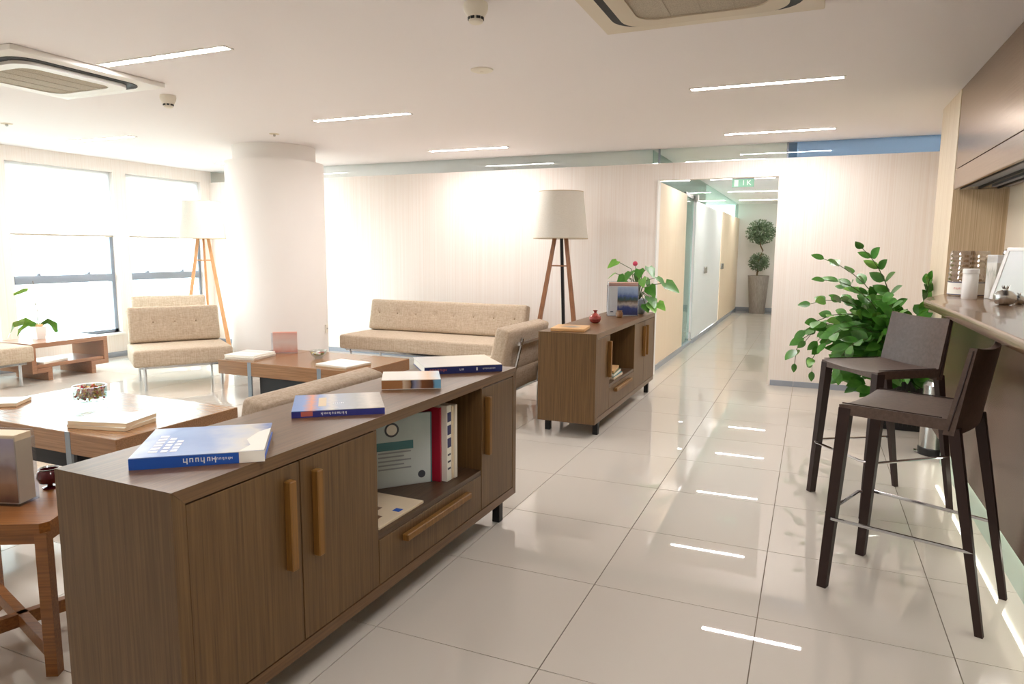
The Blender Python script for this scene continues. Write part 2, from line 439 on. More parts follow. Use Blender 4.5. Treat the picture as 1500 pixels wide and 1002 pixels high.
# --- window wall with openings
wins = [(2.65, 3.83), (4.0, 5.1), (1.3, 2.48), (-.05, 1.13), (5.9, 8.4)]  # last three openings are unseen, added to let daylight into lounge and back room
WZ0, WZ1 = .29, 2.16
bm = B()
edges = sorted(wins)
y = -4.3
for a, b in edges:
    box(bm, XW - .2, XW, y, a, 0, H); y = b
box(bm, XW - .2, XW, y, 14.3, 0, H)
for a, b in edges:
    box(bm, XW - .2, XW, a, b, 0, WZ0); box(bm, XW - .2, XW, a, b, WZ1, H)
struct(mk('wall_left', bm, 'wall_panel'), 'pale window wall with fine vertical texture')
struct(mk('baseboard_left', box(B(), XW, XW + .015, -4.3, YF, 0, .06, .003), 'skirting'))
for n, (a, b) in enumerate(wins[:4]):  # the later windows stand out of view, added for their daylight
    w = bpy.data.objects.new('window_%d' % (n + 1), None); link(w); w.location = (XW - .1, (a + b) / 2, WZ0); struct(w, 'tall window with half-lowered white roller blind and grey sliding sash')
    h = (b - a) / 2; hh = WZ1 - WZ0
    bm = B()
    for s in (-1, 1): box(bm, -.03, .03, s * h - .0 if s < 0 else h - .04, -h + .04 if s < 0 else h, 0, hh)
    box(bm, -.03, .03, -h, h, 0, .035); box(bm, -.03, .03, -h, h, hh - .03, hh)
    mk('window_frame', bm, 'frame_grey', w)
    rail = mk('sash_rail', box(B(), -.025, .045, -h + .04, h - .04, .605, .695, .004), 'frame_grey', w)
    for s in (-.5, .45):
        bm = B(); box(bm, .0, .04, s * h - .02, s * h + .02, .695, .712, .003); box(bm, .015, .03, s * h, s * h + .07, .712, .722, .002)
        mk('latch', bm, 'frame_grey', rail)
    mk('pane', box(B(), -.006, 0, -h + .03, h - .03, .03, hh - .02), 'glass', w)
    bl = mk('roller_blind', box(B(), .055, .058, -h + .012, h - .012, 1.425 - WZ0, hh - .002), 'blind', w)
    mk('blind_bar', box(B(), .048, .066, -h + .012, h - .012, 1.41 - WZ0, 1.43 - WZ0, .004), 'ac_mesh', bl)
    struct(mk('trim_%d' % (n + 1), box(B(), XW - .1, XW + .03, a - .02, b + .02, WZ0 - .03, WZ0, .004), 'white_paint'), 'white window sill board')
# --- far partition with door opening, glass above
DX0, DX1, DZ, PZ = -.775, .368, 2.0, 2.165
bm = B()
box(bm, XW, DX0, YF, YF + .1, 0, PZ); box(bm, DX1, XR + .1, YF, YF + .1, 0, PZ); box(bm, DX0, DX1, YF, YF + .1, DZ, PZ)
struct(mk('wall_far', bm, 'wall_panel'), 'cream partition wall with fine vertical stripes and open doorway')
for a, b in ((XW, DX0 - .02), (DX1 + .02, XR)):
    n = int((b - a) / .6) + 1
    bb = struct(bpy.data.objects.new('baseboard_far', None)); link(bb); bb.location = (a, YF, 0)
    if a < -1: bb['label'] = 'grey tile skirting along the wall behind the sofa'
    else: bb['label'] = 'grey tile skirting under the wall right of the doorway'
    t0 = None
    xs = [a] + [k * .6 for k in range(-20, 10) if a + .02 < k * .6 < b - .02] + [b]
    for p, q in zip(xs, xs[1:]):
        mk('skirting_tile', box(B(), p - a + .001, q - a - .001, -.012, 0, 0, .052, .001, 1), 'skirting', bb)
struct(mk('trim_20', box(B(), DX0 - .001, DX0 + .012, YF - .012, YF + .1, 0, DZ), 'white_paint'), 'white door jamb strip beside the cream corridor panels')
for n, (a, b) in enumerate(((XW, DX0), (DX0, .43), (.43, XR + .1))):
    struct(mk('window_%d' % (n + 10), box(B(), a + .008, b - .008, YF + .03, YF + .04, PZ, H), ('glass_clear', 'glass_clear', 'glass_sky_tint')[n]), ['glass strip above the wall behind the sofa', 'glass strip above the doorway', 'blue-looking glass strip above the wall behind the leafy plant'][n])
for n, x in enumerate((DX0, .43)):
    struct(mk('trim_%d' % (21 + n), box(B(), x - .008, x + .008, YF + .02, YF + .05, PZ, H), 'frame_grey'), ['slim glass joint above the left door jamb', 'slim glass joint right of the doorway'][n])
# --- corridor behind the doorway
CX0, CX1, CE = -.81, .43, 14.05
bm = B(); box(bm, CX0 - .08, CX0, YF + .1, 7.25, .0, 2.01); box(bm, CX0 - .08, CX0, 11.0, CE, 0, 2.0)
struct(mk('wall_corridor_left', bm, 'cream_panel'), 'warm cream corridor panels with glass above')
struct(mk('wall_corridor_right', box(B(), CX1, CX1 + .08, YF + .1, CE, 0, H), 'white_paint'))
struct(mk('wall_corridor_end', box(B(), CX0 - .1, CX1 + .1, CE, CE + .1, 0, H), 'white_paint'), 'white end wall of the corridor')
struct(mk('baseboard_corridor_end', box(B(), CX0, CX1, CE - .015, CE, 0, .09, .003), 'skirting'))
bm = B()
for a, b in ((YF + .1, 7.25), (8.05, 10.95), (11.0, CE - .016)): box(bm, CX0, CX0 + .012, a, b, 0, .06)
struct(mk('baseboard_corridor_left', bm, 'skirting'))
struct(mk('window_13', box(B(), CX0 - .045, CX0 - .035, YF + .1, CE, 2.0, H), 'glass_green'), 'clear glass strip above the corridor panels')
d1 = struct(mk('door_1', box(B(), CX0 - .05, CX0 - .038, 7.26, 8.02, .03, 2.0), 'glass_green'), 'greenish clear glass side panel in the corridor')
mk('floor_channel', box(B(), CX0 - .08, CX0 + .0, 7.26, 8.02, 0, .04), 'skirting', d1)
mk('top_clamp', box(B(), CX0 - .07, CX0 - .02, 7.3, 7.9, 2.0, 2.05), 'steel', d1)
d2 = struct(mk('door_2', box(B(), CX0 - .02, CX0 - .004, 8.04, 10.97, .06, 1.98), 'frosted'), 'frosted white glass door in the corridor')
mk('lock_plate', box(B(), CX0 - .004, CX0 + .012, 9.0, 9.28, .96, 1.06, .004), 'steel', d2)
mk('lock_plate', box(B(), CX0 - .004, CX0 + .02, 11.05, 11.35, .98, 1.08, .004), 'steel', d2)
mk('pivot', box(B(), CX0 - .06, CX0 + .02, 7.98, 8.1, 1.98, 2.06), 'steel', d2)
# rooms either side of the corridor, seen only as ceiling through the glass strips
bm = B(); box(bm, XW, CX0 - .08, 9.4, 9.5, 0, H)
struct(mk('wall_room_left', bm, 'white_paint'))
bm = B(); box(bm, CX1 + .08, 4.1, 9.4, 9.5, 0, H); box(bm, 4.0, 4.1, YF, 6.0, 0, H); box(bm, 4.0, 4.1, 8.4, 9.4, 0, H); box(bm, 4.0, 4.1, 6.0, 8.4, 0, 1.55); box(bm, XR + .1, 4.1, YF - .1, YF, 0, H)  # gap above the low side wall is added to let sky light in
struct(mk('wall_room_right', bm, 'white_paint'))
# --- right wall, pilaster, back of the room
struct(mk('wall_right', box(B(), XR, XR + .1, -4.3, YF, 0, H), 'plain_cream'), 'plain cream wall behind the bar')
struct(mk('wall_back', box(B(), XW, XR, -4.3, -4.2, 0, H), 'white_paint'))
pl = struct(mk('wall_pilaster', box(B(), 1.5, XR, 3.372, 4.05, 0, H), 'pilaster_panel'), 'pale wood-grain pilaster at the end of the bar')
mk('niche_lining', box(B(), 1.5, XR, 3.36, 3.372, 0, 1.69), 'niche_panel', pl)
# --- column
col = struct(mk('column', lathe(B(), [(.483, 0), (.483, 2.15), (.405, 2.15), (.405, H)], 72, (0, 0), False, False), 'column_paint', None, (-4.41, 3.82, 0)), 'thick round white column with a narrower collar')
so = mk('socket', box(B(), -.04, .04, -.012, 0, -.045, .045, .006), 'off_white', col)
a = math.atan2(-1.865 - 3.82, .708 + 4.41) + math.radians(69)
so.location = (.484 * math.cos(a), .484 * math.sin(a), .46); so.rotation_euler = (0, 0, a + PI / 2)
bm = B()
for s in (-1, 1): box(bm, s * .011 - .004, s * .011 + .004, -.0135, -.0115, -.006, .006)
mk('socket_holes', bm, 'ink', so)

# ================================================================ CEILING FITTINGS
def strip(x0, x1, y, label, group, mat='strip_light'):
    cx = (x0 + x1) / 2; L = x1 - x0
    bm = B()
    for a in (-1, 1): box(bm, -L / 2 - .012, L / 2 + .012, a * .03 - .006, a * .03 + .006, -.004, .004)
    for a in (-1, 1): box(bm, a * (L / 2 + .006) - .006, a * (L / 2 + .006) + .006, -.03, .03, -.004, .004)
    r = tag(mk('ceiling_light', bm, 'ac_white', None, (cx, y, H)), label, 'ceiling light', group)
    mk('diffuser', box(B(), -L / 2, L / 2, -.024, .024, -.003, .003), mat, r)
    return r
for x0 in (-.065, -3.03, -6.0):
    for y in (-.87, .95, 2.77, 4.6):  # nearest row is out of view, added to brighten the near floor and ceiling
        if x0 == -3.03 and y == .95: x1 = -2.11
        else: x1 = x0 + .875
        strip(x0, x1, y, {(-.065, .95): 'recessed strip light alongside the beige air conditioner', (-.065, 2.77): 'recessed strip light over the walkway between far sideboard and bar', (-.065, 4.6): 'recessed strip light just in front of the doorway',
              (-3.03, .95): 'recessed strip light touching the corner of the white air conditioner', (-3.03, 2.77): 'recessed strip light over the coffee table with the pink card', (-3.03, 4.6): 'recessed strip light over the long sofa',
              (-.065, -.87): 'added out-of-view strip light above the near end of the bar', (-3.03, -.87): 'added out-of-view strip light above the near armchair behind the side table', (-6.0, -.87): 'added out-of-view strip light beyond the near armchairs by the windows', (-6.0, .95): 'recessed strip light by the windows beyond the white air conditioner', (-6.0, 2.77): 'recessed strip light over the low console by the windows', (-6.0, 4.6): 'recessed strip light partly hidden behind the round column'}[(x0, y)], None)
for y in (6.4, 8.5, 10.69, 12.75):
    strip(-.7, .16, y, 'slim recessed strip light in the corridor ceiling', 'corridor strip lights', 'strip_corridor')
def cassette(x, y, mat, label):
    t = thing('ceiling_air_conditioner', label, 'air conditioner', (x, y, H))
    w = .46
    mk('panel', box(B(), -w, w, -w, w, -.03, 0, .006), mat, t)
    def ring(r0, r1, z0, z1, rad):
        bm = B(); o, i = [], []
        for lst, ww, rr in ((o, r1, rad), (i, r0, rad * .8)):
            for cxx, cyy, a0 in ((ww - rr, ww - rr, 0), (-ww + rr, ww - rr, PI / 2), (-ww + rr, -ww + rr, PI), (ww - rr, -ww + rr, 1.5 * PI)):
                for k in range(7): lst.append((cxx + rr * math.cos(a0 + k * PI / 12), cyy + rr * math.sin(a0 + k * PI / 12)))
        n = len(o)
        V = [[bm.verts.new((p[0], p[1], z)) for p in l] for l, z in ((o, z0), (o, z1), (i, z1), (i, z0))]
        for q in range(4):
            A, C2 = V[q], V[(q + 1) % 4]
            for k in range(n): bm.faces.new((A[k], A[(k + 1) % n], C2[(k + 1) % n], C2[k]))
        return bm
    mk('air_slot', ring(.33, .385, -.034, -.024, .12), 'dark_void', t)
    mk('inner_panel', ring(.26, .335, -.052, -.028, .1), mat, t)
    g = mk('grille', box(B(), -.262, .262, -.262, .262, -.046, -.03, .003), 'ac_mesh', t)
    for k in (-1, 0, 1): mk('grille_bar', box(B(), k * .13 - .003, k * .13 + .003, -.262, .262, -.0475, -.046), 'ac_mesh', g)
    return t
cassette(.232, .93, 'ac_beige', 'ceiling cassette air conditioner looking beige, above the tiled walkway')
cassette(-3.535, .934, 'ac_white', 'white ceiling cassette air conditioner with dark air slot, above the coffee tables')
def detector(x, y, label):
    t = thing('smoke_detector', label, 'smoke detector', (x, y, H))
    mk('housing', lathe(B(), [(.05, 0), (.052, -.012), (.05, -.03), (.036, -.055), (.033, -.057)], 28, cap1=False), 'off_white', t)
    mk('cap', lathe(B(), [(.031, -.066), (.029, -.076), (.018, -.082)], 24), 'off_white', t)
    s0 = None
    for k in range(8):
        a = k * PI / 4
        o = mk('vent', box(B(), -.008, .008, -.002, .002, -.067, -.056), 'black_plastic', t); o.location = (.0315 * math.cos(a), .0315 * math.sin(a), 0); o.rotation_euler = (0, 0, a + PI / 2)
    mk('core', lathe(B(), [(.028, -.05), (.028, -.068)], 20), 'off_white', t)
detector(-.647, .865, 'cream smoke detector on the ceiling beside the beige air conditioner')
detector(-3.36, 1.654, 'small cream smoke detector on the ceiling over the coffee tables')
t = thing('ceiling_speaker', 'flat round white ceiling disc between the strip lights', 'ceiling disc', (-1.09, 1.836, H))
mk('disc', lathe(B(), [(.065, 0), (.064, -.006), (.05, -.011), (.02, -.012)], 32), 'off_white', t)
mk('center_cap', lathe(B(), [(.012, -.011), (.01, -.016)], 16), 'off_white', t)
for x, y, l in ((-3.79, 3.14, 'tiny sprinkler head in the ceiling in front of the round column'), (-5.54, 1.92, 'tiny sprinkler head in the ceiling near the windows')):
    t = thing('sprinkler', l, 'sprinkler', (x, y, H))
    mk('plate', lathe(B(), [(.045, 0), (.04, -.005)], 24), 'ac_beige', t); mk('nozzle', lathe(B(), [(.01, -.004), (.012, -.02), (.004, -.024)], 12), 'steel', t)

# ================================================================ BAR
CT = 1.03
t = thing('bar_unit', 'brown gloss bar front on a recessed lit plinth', 'bar', (1.45, 0, 0))
mk('front_panel', box(B(), 0, .02, -1.6, 3.05, .2, CT - .064, .002, 1), 'bar_panel', t)
mk('end_panel', box(B(), .02, .34, 3.03, 3.05, .2, CT - .064), 'bar_panel', t)
mk('carcass', box(B(), .02, .34, -1.6, 3.03, .2, .24), 'oak_in', t)
mk('plinth', box(B(), .05, .34, -1.6, 3.0, 0, .2), 'pale_glass', t)
mk('light_strip', box(B(), .042, .05, -1.6, 3.0, .145, .155), 'led_warm', t)
t = thing('bar_counter', 'long brown polished bar counter with rounded edge', 'counter', (0, 0, CT))
pts = [(1.304, -1.6), (1.304, 2.68), (1.312, 2.76), (1.34, 2.85), (1.47, 3.25), (1.497, 3.355), (1.79, 3.355), (1.79, -1.6)]
bm = prism(B(), pts, -.045, 0)
bmesh.ops.bevel(bm, geom=[e for e in bm.edges if abs(e.verts[0].co.z - e.verts[1].co.z) < .001 and e.verts[0].co.x < 1.6 and e.verts[1].co.x < 1.6], offset=.018, segments=4, affect='EDGES', profile=.5)
mk('top', bm, 'counter_top', t, ang=25)
mk('under_rail', prism(B(), [(1.405, -1.6), (1.405, 2.75), (1.45, 3.02), (1.5, 3.02), (1.5, -1.6)], -.058, -.045), 'black_metal', t)
for s in (0, 1): mk('bracket', box(B(), 1.502 + s * .03, 1.518 + s * .03, 3.34, 3.36, CT - .13, CT - .066, .002), 'black_plastic', pl)
# upper cabinets: fascias, underside with slots
t = thing('wall_cabinet', 'satin bronze wall cabinet row over the bar with groove and dark slotted underside', 'cabinet', (1.5, 0, 0))
mk('door', box(B(), 0, .02, -1.6, 3.34, 1.816, H - .002, .0015, 1), 'bronze', t)
mk('fascia', box(B(), 0, .02, -1.6, 3.34, 1.69, 1.811, .0015, 1), 'bronze', t)
mk('carcass', box(B(), .022, .29, -1.6, 3.34, 1.76, H - .002), 'dark_void', t)
mk('base_board', box(B(), .2, .29, -1.6, 3.34, 1.7, 1.72), 'frame_grey', t)
mk('base_board', box(B(), .06, .14, -1.6, 3.34, 1.705, 1.72), 'frame_grey', t)
for k in range(3): mk('slot_fin', box(B(), .03 + k * .1, .04 + k * .1, -1.6, 3.34, 1.69, 1.72), 'black_metal', t)
# bar items
def rot2(x, y, a): return (x * math.cos(a) - y * math.sin(a), x * math.sin(a) + y * math.cos(a))
t = thing('clear_jar', 'wide clear ribbed plastic jar with white paper band on the bar', 'jar', (1.585, 3.13, CT))
bm = B(); prof = [(.1, .0)]
for k in range(13): prof += [(.107 if k % 2 else .101, .095 + k * .014)]
lathe(bm, [(.1, .001), (.104, .02), (.104, .09)] + prof[1:] + [(.098, .275)], 36, cap1=False)
mk('shell', bm, 'ribbed_clear', t)
mk('paper_band', lathe(B(), [(.1055, .012), (.1055, .085)], 36, cap0=False, cap1=False), 'paper', t)
for z in (.012, .085): mk('band_line', lathe(B(), [(.1062, z - .002), (.1062, z + .002)], 36, cap0=False, cap1=False), 'navy', t)
blurred_letters('band_lettering', 5, .022, 'ink_red', t, (-.054, -.0935, .05), (PI / 2, 0, math.radians(-30)), 4)
t = thing('white_cylinder', 'plain white upright canister in front of the clear jar', 'canister', (1.545, 2.84, CT))
mk('body', lathe(B(), [(.038, 0), (.04, .004), (.04, .14), (.037, .145)], 28), 'white_ceramic', t)
mk('lid', lathe(B(), [(.042, .146), (.042, .168), (.037, .173)], 28), 'white_ceramic', t)
t = thing('white_carton', 'tall white printed carton standing on the bar', 'box', (1.7, 2.90, CT), math.radians(12))
mk('carton', box(B(), -.05, .05, -.06, .06, 0, .25, .002, 1), 'box_print', t)
mk('flap', box(B(), -.05, .05, -.061, .061, .205, .252, .002, 1), 'white_print', t)
t = thing('silver_ball_ornament', 'small shiny silver ball on a stem behind the carton', 'ornament', (1.755, 3.06, CT))
mk('ball', lathe(B(), [(.004, .235), (.018, .242), (.024, .26), (.018, .278), (.004, .285)], 20), 'chrome', t)
mk('stem', lathe(B(), [(.03, 0), (.03, .004), (.005, .01), (.005, .24)], 16), 'chrome', t)
t = thing('tilted_menu_frame', 'white framed display leaning back on the bar', 'display frame', (1.7, 2.62, CT + .004), math.radians(-62))
bm = B(); box(bm, -.15, .15, -.008, .008, 0, .022, .004); box(bm, -.15, .15, -.008, .008, .278, .3, .004); box(bm, -.15, -.128, -.008, .008, .02, .28); box(bm, .128, .15, -.008, .008, .02, .28)
fr = mk('frame', bm, 'white_ceramic', t, rot=(math.radians(-16), 0, 0))
mk('screen', box(B(), -.13, .13, -.003, .003, .02, .28), 'menu_screen', fr)
mk('stand', prism_yz(B(), [(.0, .002), (.09, 0), (.07, .2)], -.012, .012), 'chrome', t)
def pomegranate(name, loc, s, mat, label, rz=0):
    t = thing(name, label, 'ornament', loc, rz)
    mk('body', lathe(B(), [(.02 * s, 0), (.04 * s, .006 * s), (.052 * s, .03 * s), (.05 * s, .052 * s), (.034 * s, .07 * s), (.012 * s, .078 * s), (.011 * s, .086 * s)], 24), mat, t)
    for k in range(6):
        a = k * PI / 3
        bm = B(); v = [bm.verts.new(p) for p in ((.012 * s, -.006 * s, .082 * s), (.012 * s, .006 * s, .082 * s), (.022 * s, 0, .104 * s), (.009 * s, 0, .084 * s))]
        bm.faces.new((v[0], v[1], v[2])); bm.faces.new((v[0], v[2], v[3])); bm.faces.new((v[1], v[3], v[2])); bm.faces.new((v[0], v[3], v[1]))
        o = mk('crown_tip', bm, mat, t); o.rotation_euler = (0, 0, a)
    return t
pomegranate('pomegranate_ornament', (1.615, 2.36, CT), .98, 'steel', 'silver pomegranate ornament in front of the leaning display')
pomegranate('pomegranate_ornament', (1.70, 2.47, CT), .6, 'steel', 'smaller silver pomegranate ornament at the foot of the leaning display')
# pedal bin
t = thing('pedal_bin', 'small stainless steel pedal bin under the bar end', 'bin', (1.492, 3.2, 0))
mk('base_ring', lathe(B(), [(.088, 0), (.09, .004), (.09, .045), (.086, .05)], 32), 'black_plastic', t)
mk('drum', lathe(B(), [(.085, .05), (.085, .43)], 32), 'steel', t)
mk('lid', lathe(B(), [(.088, .43), (.088, .455), (.07, .478), (.03, .488)], 32), 'steel', t)
mk('pedal', box(B(), -.11, -.085, -.02, .02, .008, .02, .003), 'steel', t)
# bar stools
def stool(loc, rz, label):
    t = thing('bar_stool', label, 'bar stool', loc, rz)
    bm = B()
    NX, NY = 10, 12
    top, bot = [], []
    for j in range(NY + 1):
        v = j / NY; y = -.235 + .37 * v; rowt, rowb = [], []
        for i in range(NX + 1):
            u = i / NX * 2 - 1; w = .205 - .012 * v
            z = .73 - .012 * (1 - u * u) * (1 - .3 * v) - .004 * max(0, 1 - v * 6) ** 2
            rowt.append(bm.verts.new((u * w, y, z))); rowb.append(bm.verts.new((u * w, y, 0.69 + .006 * (1 - abs(u)))))
        top.append(rowt); bot.append(rowb)
    for j in range(NY):
        for i in range(NX):
            bm.faces.new((top[j][i], top[j][i + 1], top[j + 1][i + 1], top[j + 1][i])); bm.faces.new((bot[j][i], bot[j + 1][i], bot[j + 1][i + 1], bot[j][i + 1]))
    ring = lambda g: [g[0][i] for i in range(NX + 1)] + [g[j][NX] for j in range(1, NY + 1)] + [g[NY][i] for i in range(NX - 1, -1, -1)] + [g[j][0] for j in range(NY - 1, 0, -1)]
    a, b = ring(top), ring(bot)
    for k in range(len(a)): bm.faces.new((a[k], b[k], b[(k + 1) % len(a)], a[(k + 1) % len(a)]))
    bmesh.ops.bevel(bm, geom=[e for e in bm.edges if len(e.link_faces) == 2 and e.calc_face_angle(0) > .9], offset=.008, segments=2, affect='EDGES')
    seat = mk('seat', bm, 'leather', t)
    for s in (-1, 1): mk('seam', tube(B(), [(s * .2, -.225, .733), (s * .198, 0, .733), (s * .194, .1, .733)], .0022, 5), 'leather_dark', seat)
    for s in (-1, 1):
        mk('leg', beam(B(), (s * .205, -.25, 0), (s * .186, -.215, .715), .032, .034, .04, .042), 'leather_dark', t)
        mk('leg', beam(B(), (s * .185, .265, 0), (s * .176, .135, .70), .022, .024, .034, .036), 'leather_dark', t)
    # curved backrest
    bm = B(); NX, NZ = 12, 8; F, K = [], []
    for j in range(NZ + 1):
        v = j / NZ; z = .675 + .29 * v; f, k = [], []
        for i in range(NX + 1):
            u = i / NX * 2 - 1; w = .195 - .006 * v
            y = .105 + .055 * v + .02 * (1 - u * u); zz = z + .014 * (u * u) * v - .02 * (1 - u * u) * (1 - v) * 0
            th = .034 - .012 * v
            f.append(bm.verts.new((u * w, y, zz))); k.append(bm.verts.new((u * w, y + th, zz)))
        F.append(f); K.append(k)
    for j in range(NZ):
        for i in range(NX):
            bm.faces.new((F[j][i], F[j][i + 1], F[j + 1][i + 1], F[j + 1][i])); bm.faces.new((K[j][i], K[j + 1][i], K[j + 1][i + 1], K[j][i + 1]))
    a = [F[0][i] for i in range(NX + 1)] + [F[j][NX] for j in range(1, NZ + 1)] + [F[NZ][i] for i in range(NX - 1, -1, -1)] + [F[j][0] for j in range(NZ - 1, 0, -1)]
    b = [K[0][i] for i in range(NX + 1)] + [K[j][NX] for j in range(1, NZ + 1)] + [K[NZ][i] for i in range(NX - 1, -1, -1)] + [K[j][0] for j in range(NZ - 1, 0, -1)]
    for k in range(len(a)): bm.faces.new((a[k], b[k], b[(k + 1) % len(a)], a[(k + 1) % len(a)]))
    bmesh.ops.bevel(bm, geom=[e for e in bm.edges if len(e.link_faces) == 2 and e.calc_face_angle(0) > .9], offset=.006, segments=2, affect='EDGES')
    bk = mk('backrest', bm, 'leather', t)
    for s in (-1, 1): mk('seam', tube(B(), [(s * .196, .122, .69), (s * .194, .149, .83), (s * .19, .172, .97)], .0024, 5), 'leather_dark', bk)
    z = .285; x, yf, yb = .2, -.238, .225
    for s in (-1, 1): mk('foot_rail', tube(B(), [(s * (x + .022), yf + .01, z), (s * (x + .02), yf + .03, z), (s * (x - .012), yb, z)], .007, 8), 'chrome', t)
    mk('foot_rail', tube(B(), [(-x - .022, yf + .012, z), (-x + .03, yf - .028, z), (x - .03, yf - .028, z), (x + .022, yf + .012, z)], .007, 8), 'chrome', t)
    return t
stool((1.124, 1.051, 0), math.radians(-112.1), 'brown leather bar stool drawn close to the counter, its back turned to the bar front')
stool((1.0925, 2.09, 0), math.radians(-54.5), 'brown leather bar stool standing in front of the leafy plant and pedal bin')

# ================================================================ SIDEBOARDS
def sideboard(loc, rz, L, mirror, label):
    t = thing('sideboard', label, 'sideboard', loc, rz)
    D, z0, z1, T = .42, .10, .73, .037
    Y = (lambda y: L - y) if mirror else (lambda y: y)
    def yb(bm, x0, x1, a, b, za, zb, bev=0): a, b = sorted((Y(a), Y(b))); return box(bm, x0, x1, a, b, za, zb, bev, 1)
    k = L / 1.94
    a1, a2, n0, n1 = .425 * k, .80 * k, .80 * k, 1.572 * k
    g = .0006
    mk('top_panel', prism_yz(B(), [(g, z1), (L - g, z1), (L - T - g, z1 - T), (T + g, z1 - T)], -D, 0), 'oak_l', t)
    mk('bottom_panel', prism_yz(B(), [(g, z0), (T + g, z0 + T), (L - T - g, z0 + T), (L - g, z0)], -D, 0), 'oak_l', t)
    mk('side_panel', prism_yz(B(), [(0, z0), (0, z1), (T, z1 - T), (T, z0 + T)], -D, 0), 'oak_v', t)
    mk('side_panel', prism_yz(B(), [(L, z0), (L - T, z0 + T), (L - T, z1 - T), (L, z1)], -D, 0), 'oak_v', t)
    mk('back_panel', box(B(), -D, -D + .015, T, L - T, z0 + T, z1 - T), 'oak_v', t)
    for a in (n0 - .018, n1): mk('divider', yb(B(), -D + .015, -.004, a, a + .018, z0 + T, z1 - T), 'oak_v', t)
    mk('niche_shelf', yb(B(), -D + .015, -.004, n0, n1, .302, .322), 'oak_in', t)
    def door(a, b, h0):
        d = mk('door', yb(B(), -.022, -.001, a + .002, b - .002, z0 + T + .003, z1 - T - .005, .001), 'oak_v', t)
        mk('handle', yb(B(), .0, .026, h0, h0 + .026, .385, .648, .003), 'handle_wood', d)
    door(T, a1, a1 - .068); door(a1, a2, a1 + .045); door(n1, L - T, n1 + .03)
    d = mk('drawer', yb(B(), -.022, -.001, n0 + .002, n1 - .002, z0 + T + .003, .30, .001), 'oak_v', t)
    mk('handle', yb(B(), .0, .026, n0 + .14 * k, n1 - .14 * k, .245, .271, .003), 'handle_wood', d)
    for a in (.12, L - .16):
        for x in (-.05, -D + .012): mk('leg', box(B(), x, x + .038, a, a + .04, 0, z0, .002, 1), 'black_metal', t)
    return t
C1, R1 = (-.614, -.775), -.019
sideboard((C1[0], C1[1], 0), R1, 1.94, False, 'dark oak sideboard topped with four books, its niche holding upright books')
sideboard((-.605, 2.61, 0), 0, 1.90, True, 'dark oak sideboard topped with a red vase and heart-leaved plant')

# ---------------------------------------------------------------- books
def book(start, ang, w, d, h, z, spine, cover, label, name='book', pages='paper', lettering=(), art_spine=None, lift=0):
    a = math.radians(ang)
    t = thing(name, label, 'book', (start[0], start[1], z), a)
    bm = B(); box(bm, 0, w, 0, d, 0, .0025); box(bm, 0, w, 0, .003, .0025, h - .0025)
    mk('cover', bm, spine, t)
    mk('front_board', box(B(), 0, w, 0, d, h - .0025, h, .0006, 1), cover, t)
    mk('pages', box(B(), .004, w - .004, .003, d - .004, .0026, h - .0026), pages, t)
    for body, size, x, y, face, mat in lettering:
        if face == 'top': blurred_letters('lettering', body, size, mat, t, (x, y, h + .0004), (0, 0, 0), body)
        else: blurred_letters('lettering', body, size, mat, t, (x, -.0004, h / 2), (PI / 2, PI, 0), body)
    return t
b = book((-.849, -.700), 38.5, .325, .30, .031, .73, 'blue_spine', 'cover_lake', 'large book with bright blue spine and torn pale cover on the sideboard',
         lettering=[(6, .022, .165, 0, 'spine', 'white_print'), (7, .011, .222, 0, 'spine', 'white_print')])
mk('spine_wrap', box(B(), .262, .326, -.0012, .0004, .0005, .0305), 'paper', b)
mk('cover_tear', prism(B(), [(.262, .002), (.325, .002), (.325, .235), (.295, .2), (.27, .12), (.285, .06)], .031, .0316), 'paper', b)
bm = B()
for i, (x, l) in enumerate(((.035, .19), (.065, .15), (.088, .12))):
    for k in range(int(l / .03)): box(bm, x, x + (.022 if i == 0 else .016), .04 + k * .03, .06 + k * .03, .031, .0315)
mk('title_print', bm, 'white_print', b)
b = book((-.852, -.098), 38, .306, .265, .023, .73, 'violet_spine', 'cover_flora', 'thin book with violet blue spine and pale blue and floral grey cover',
         lettering=[(10, .014, .135, 0, 'spine', 'white_print'), (3, .022, .155, .1, 'top', 'white_print')])
mk('title_print', box(B(), .085, .112, .06, .2, .023, .0234), 'paper_warm', b)
mk('spine_print', box(B(), .03, .068, -.0006, .0004, .004, .02), 'ink_red', b)
t = thing('paperback', 'thick pale paperback with brown and blue striped edge on the sideboard', 'book', (-.852, .428, .73), math.radians(32))
mk('pages', box(B(), 0, .237, .0, .195, .002, .036), 'edge_stripes', t)
mk('front_board', box(B(), 0, .237, 0, .197, .036, .039), 'cover_white', t); mk('back_board', box(B(), 0, .237, 0, .197, 0, .002), 'paper', t)
b = book((-.867, .79), 41, .365, .31, .034, .73, 'navy_spine', 'cover_beige', 'large hardback with navy spine and beige cover at the sideboard end',
         lettering=[(7, .019, .06, 0, 'spine', 'ink_red'), (2, .018, .17, 0, 'spine', 'white_print'), (9, .011, .3, 0, 'spine', 'white_print')])
mk('spine_mark', box(B(), .24, .247, -.0006, .0004, .01, .024), 'white_print', b)
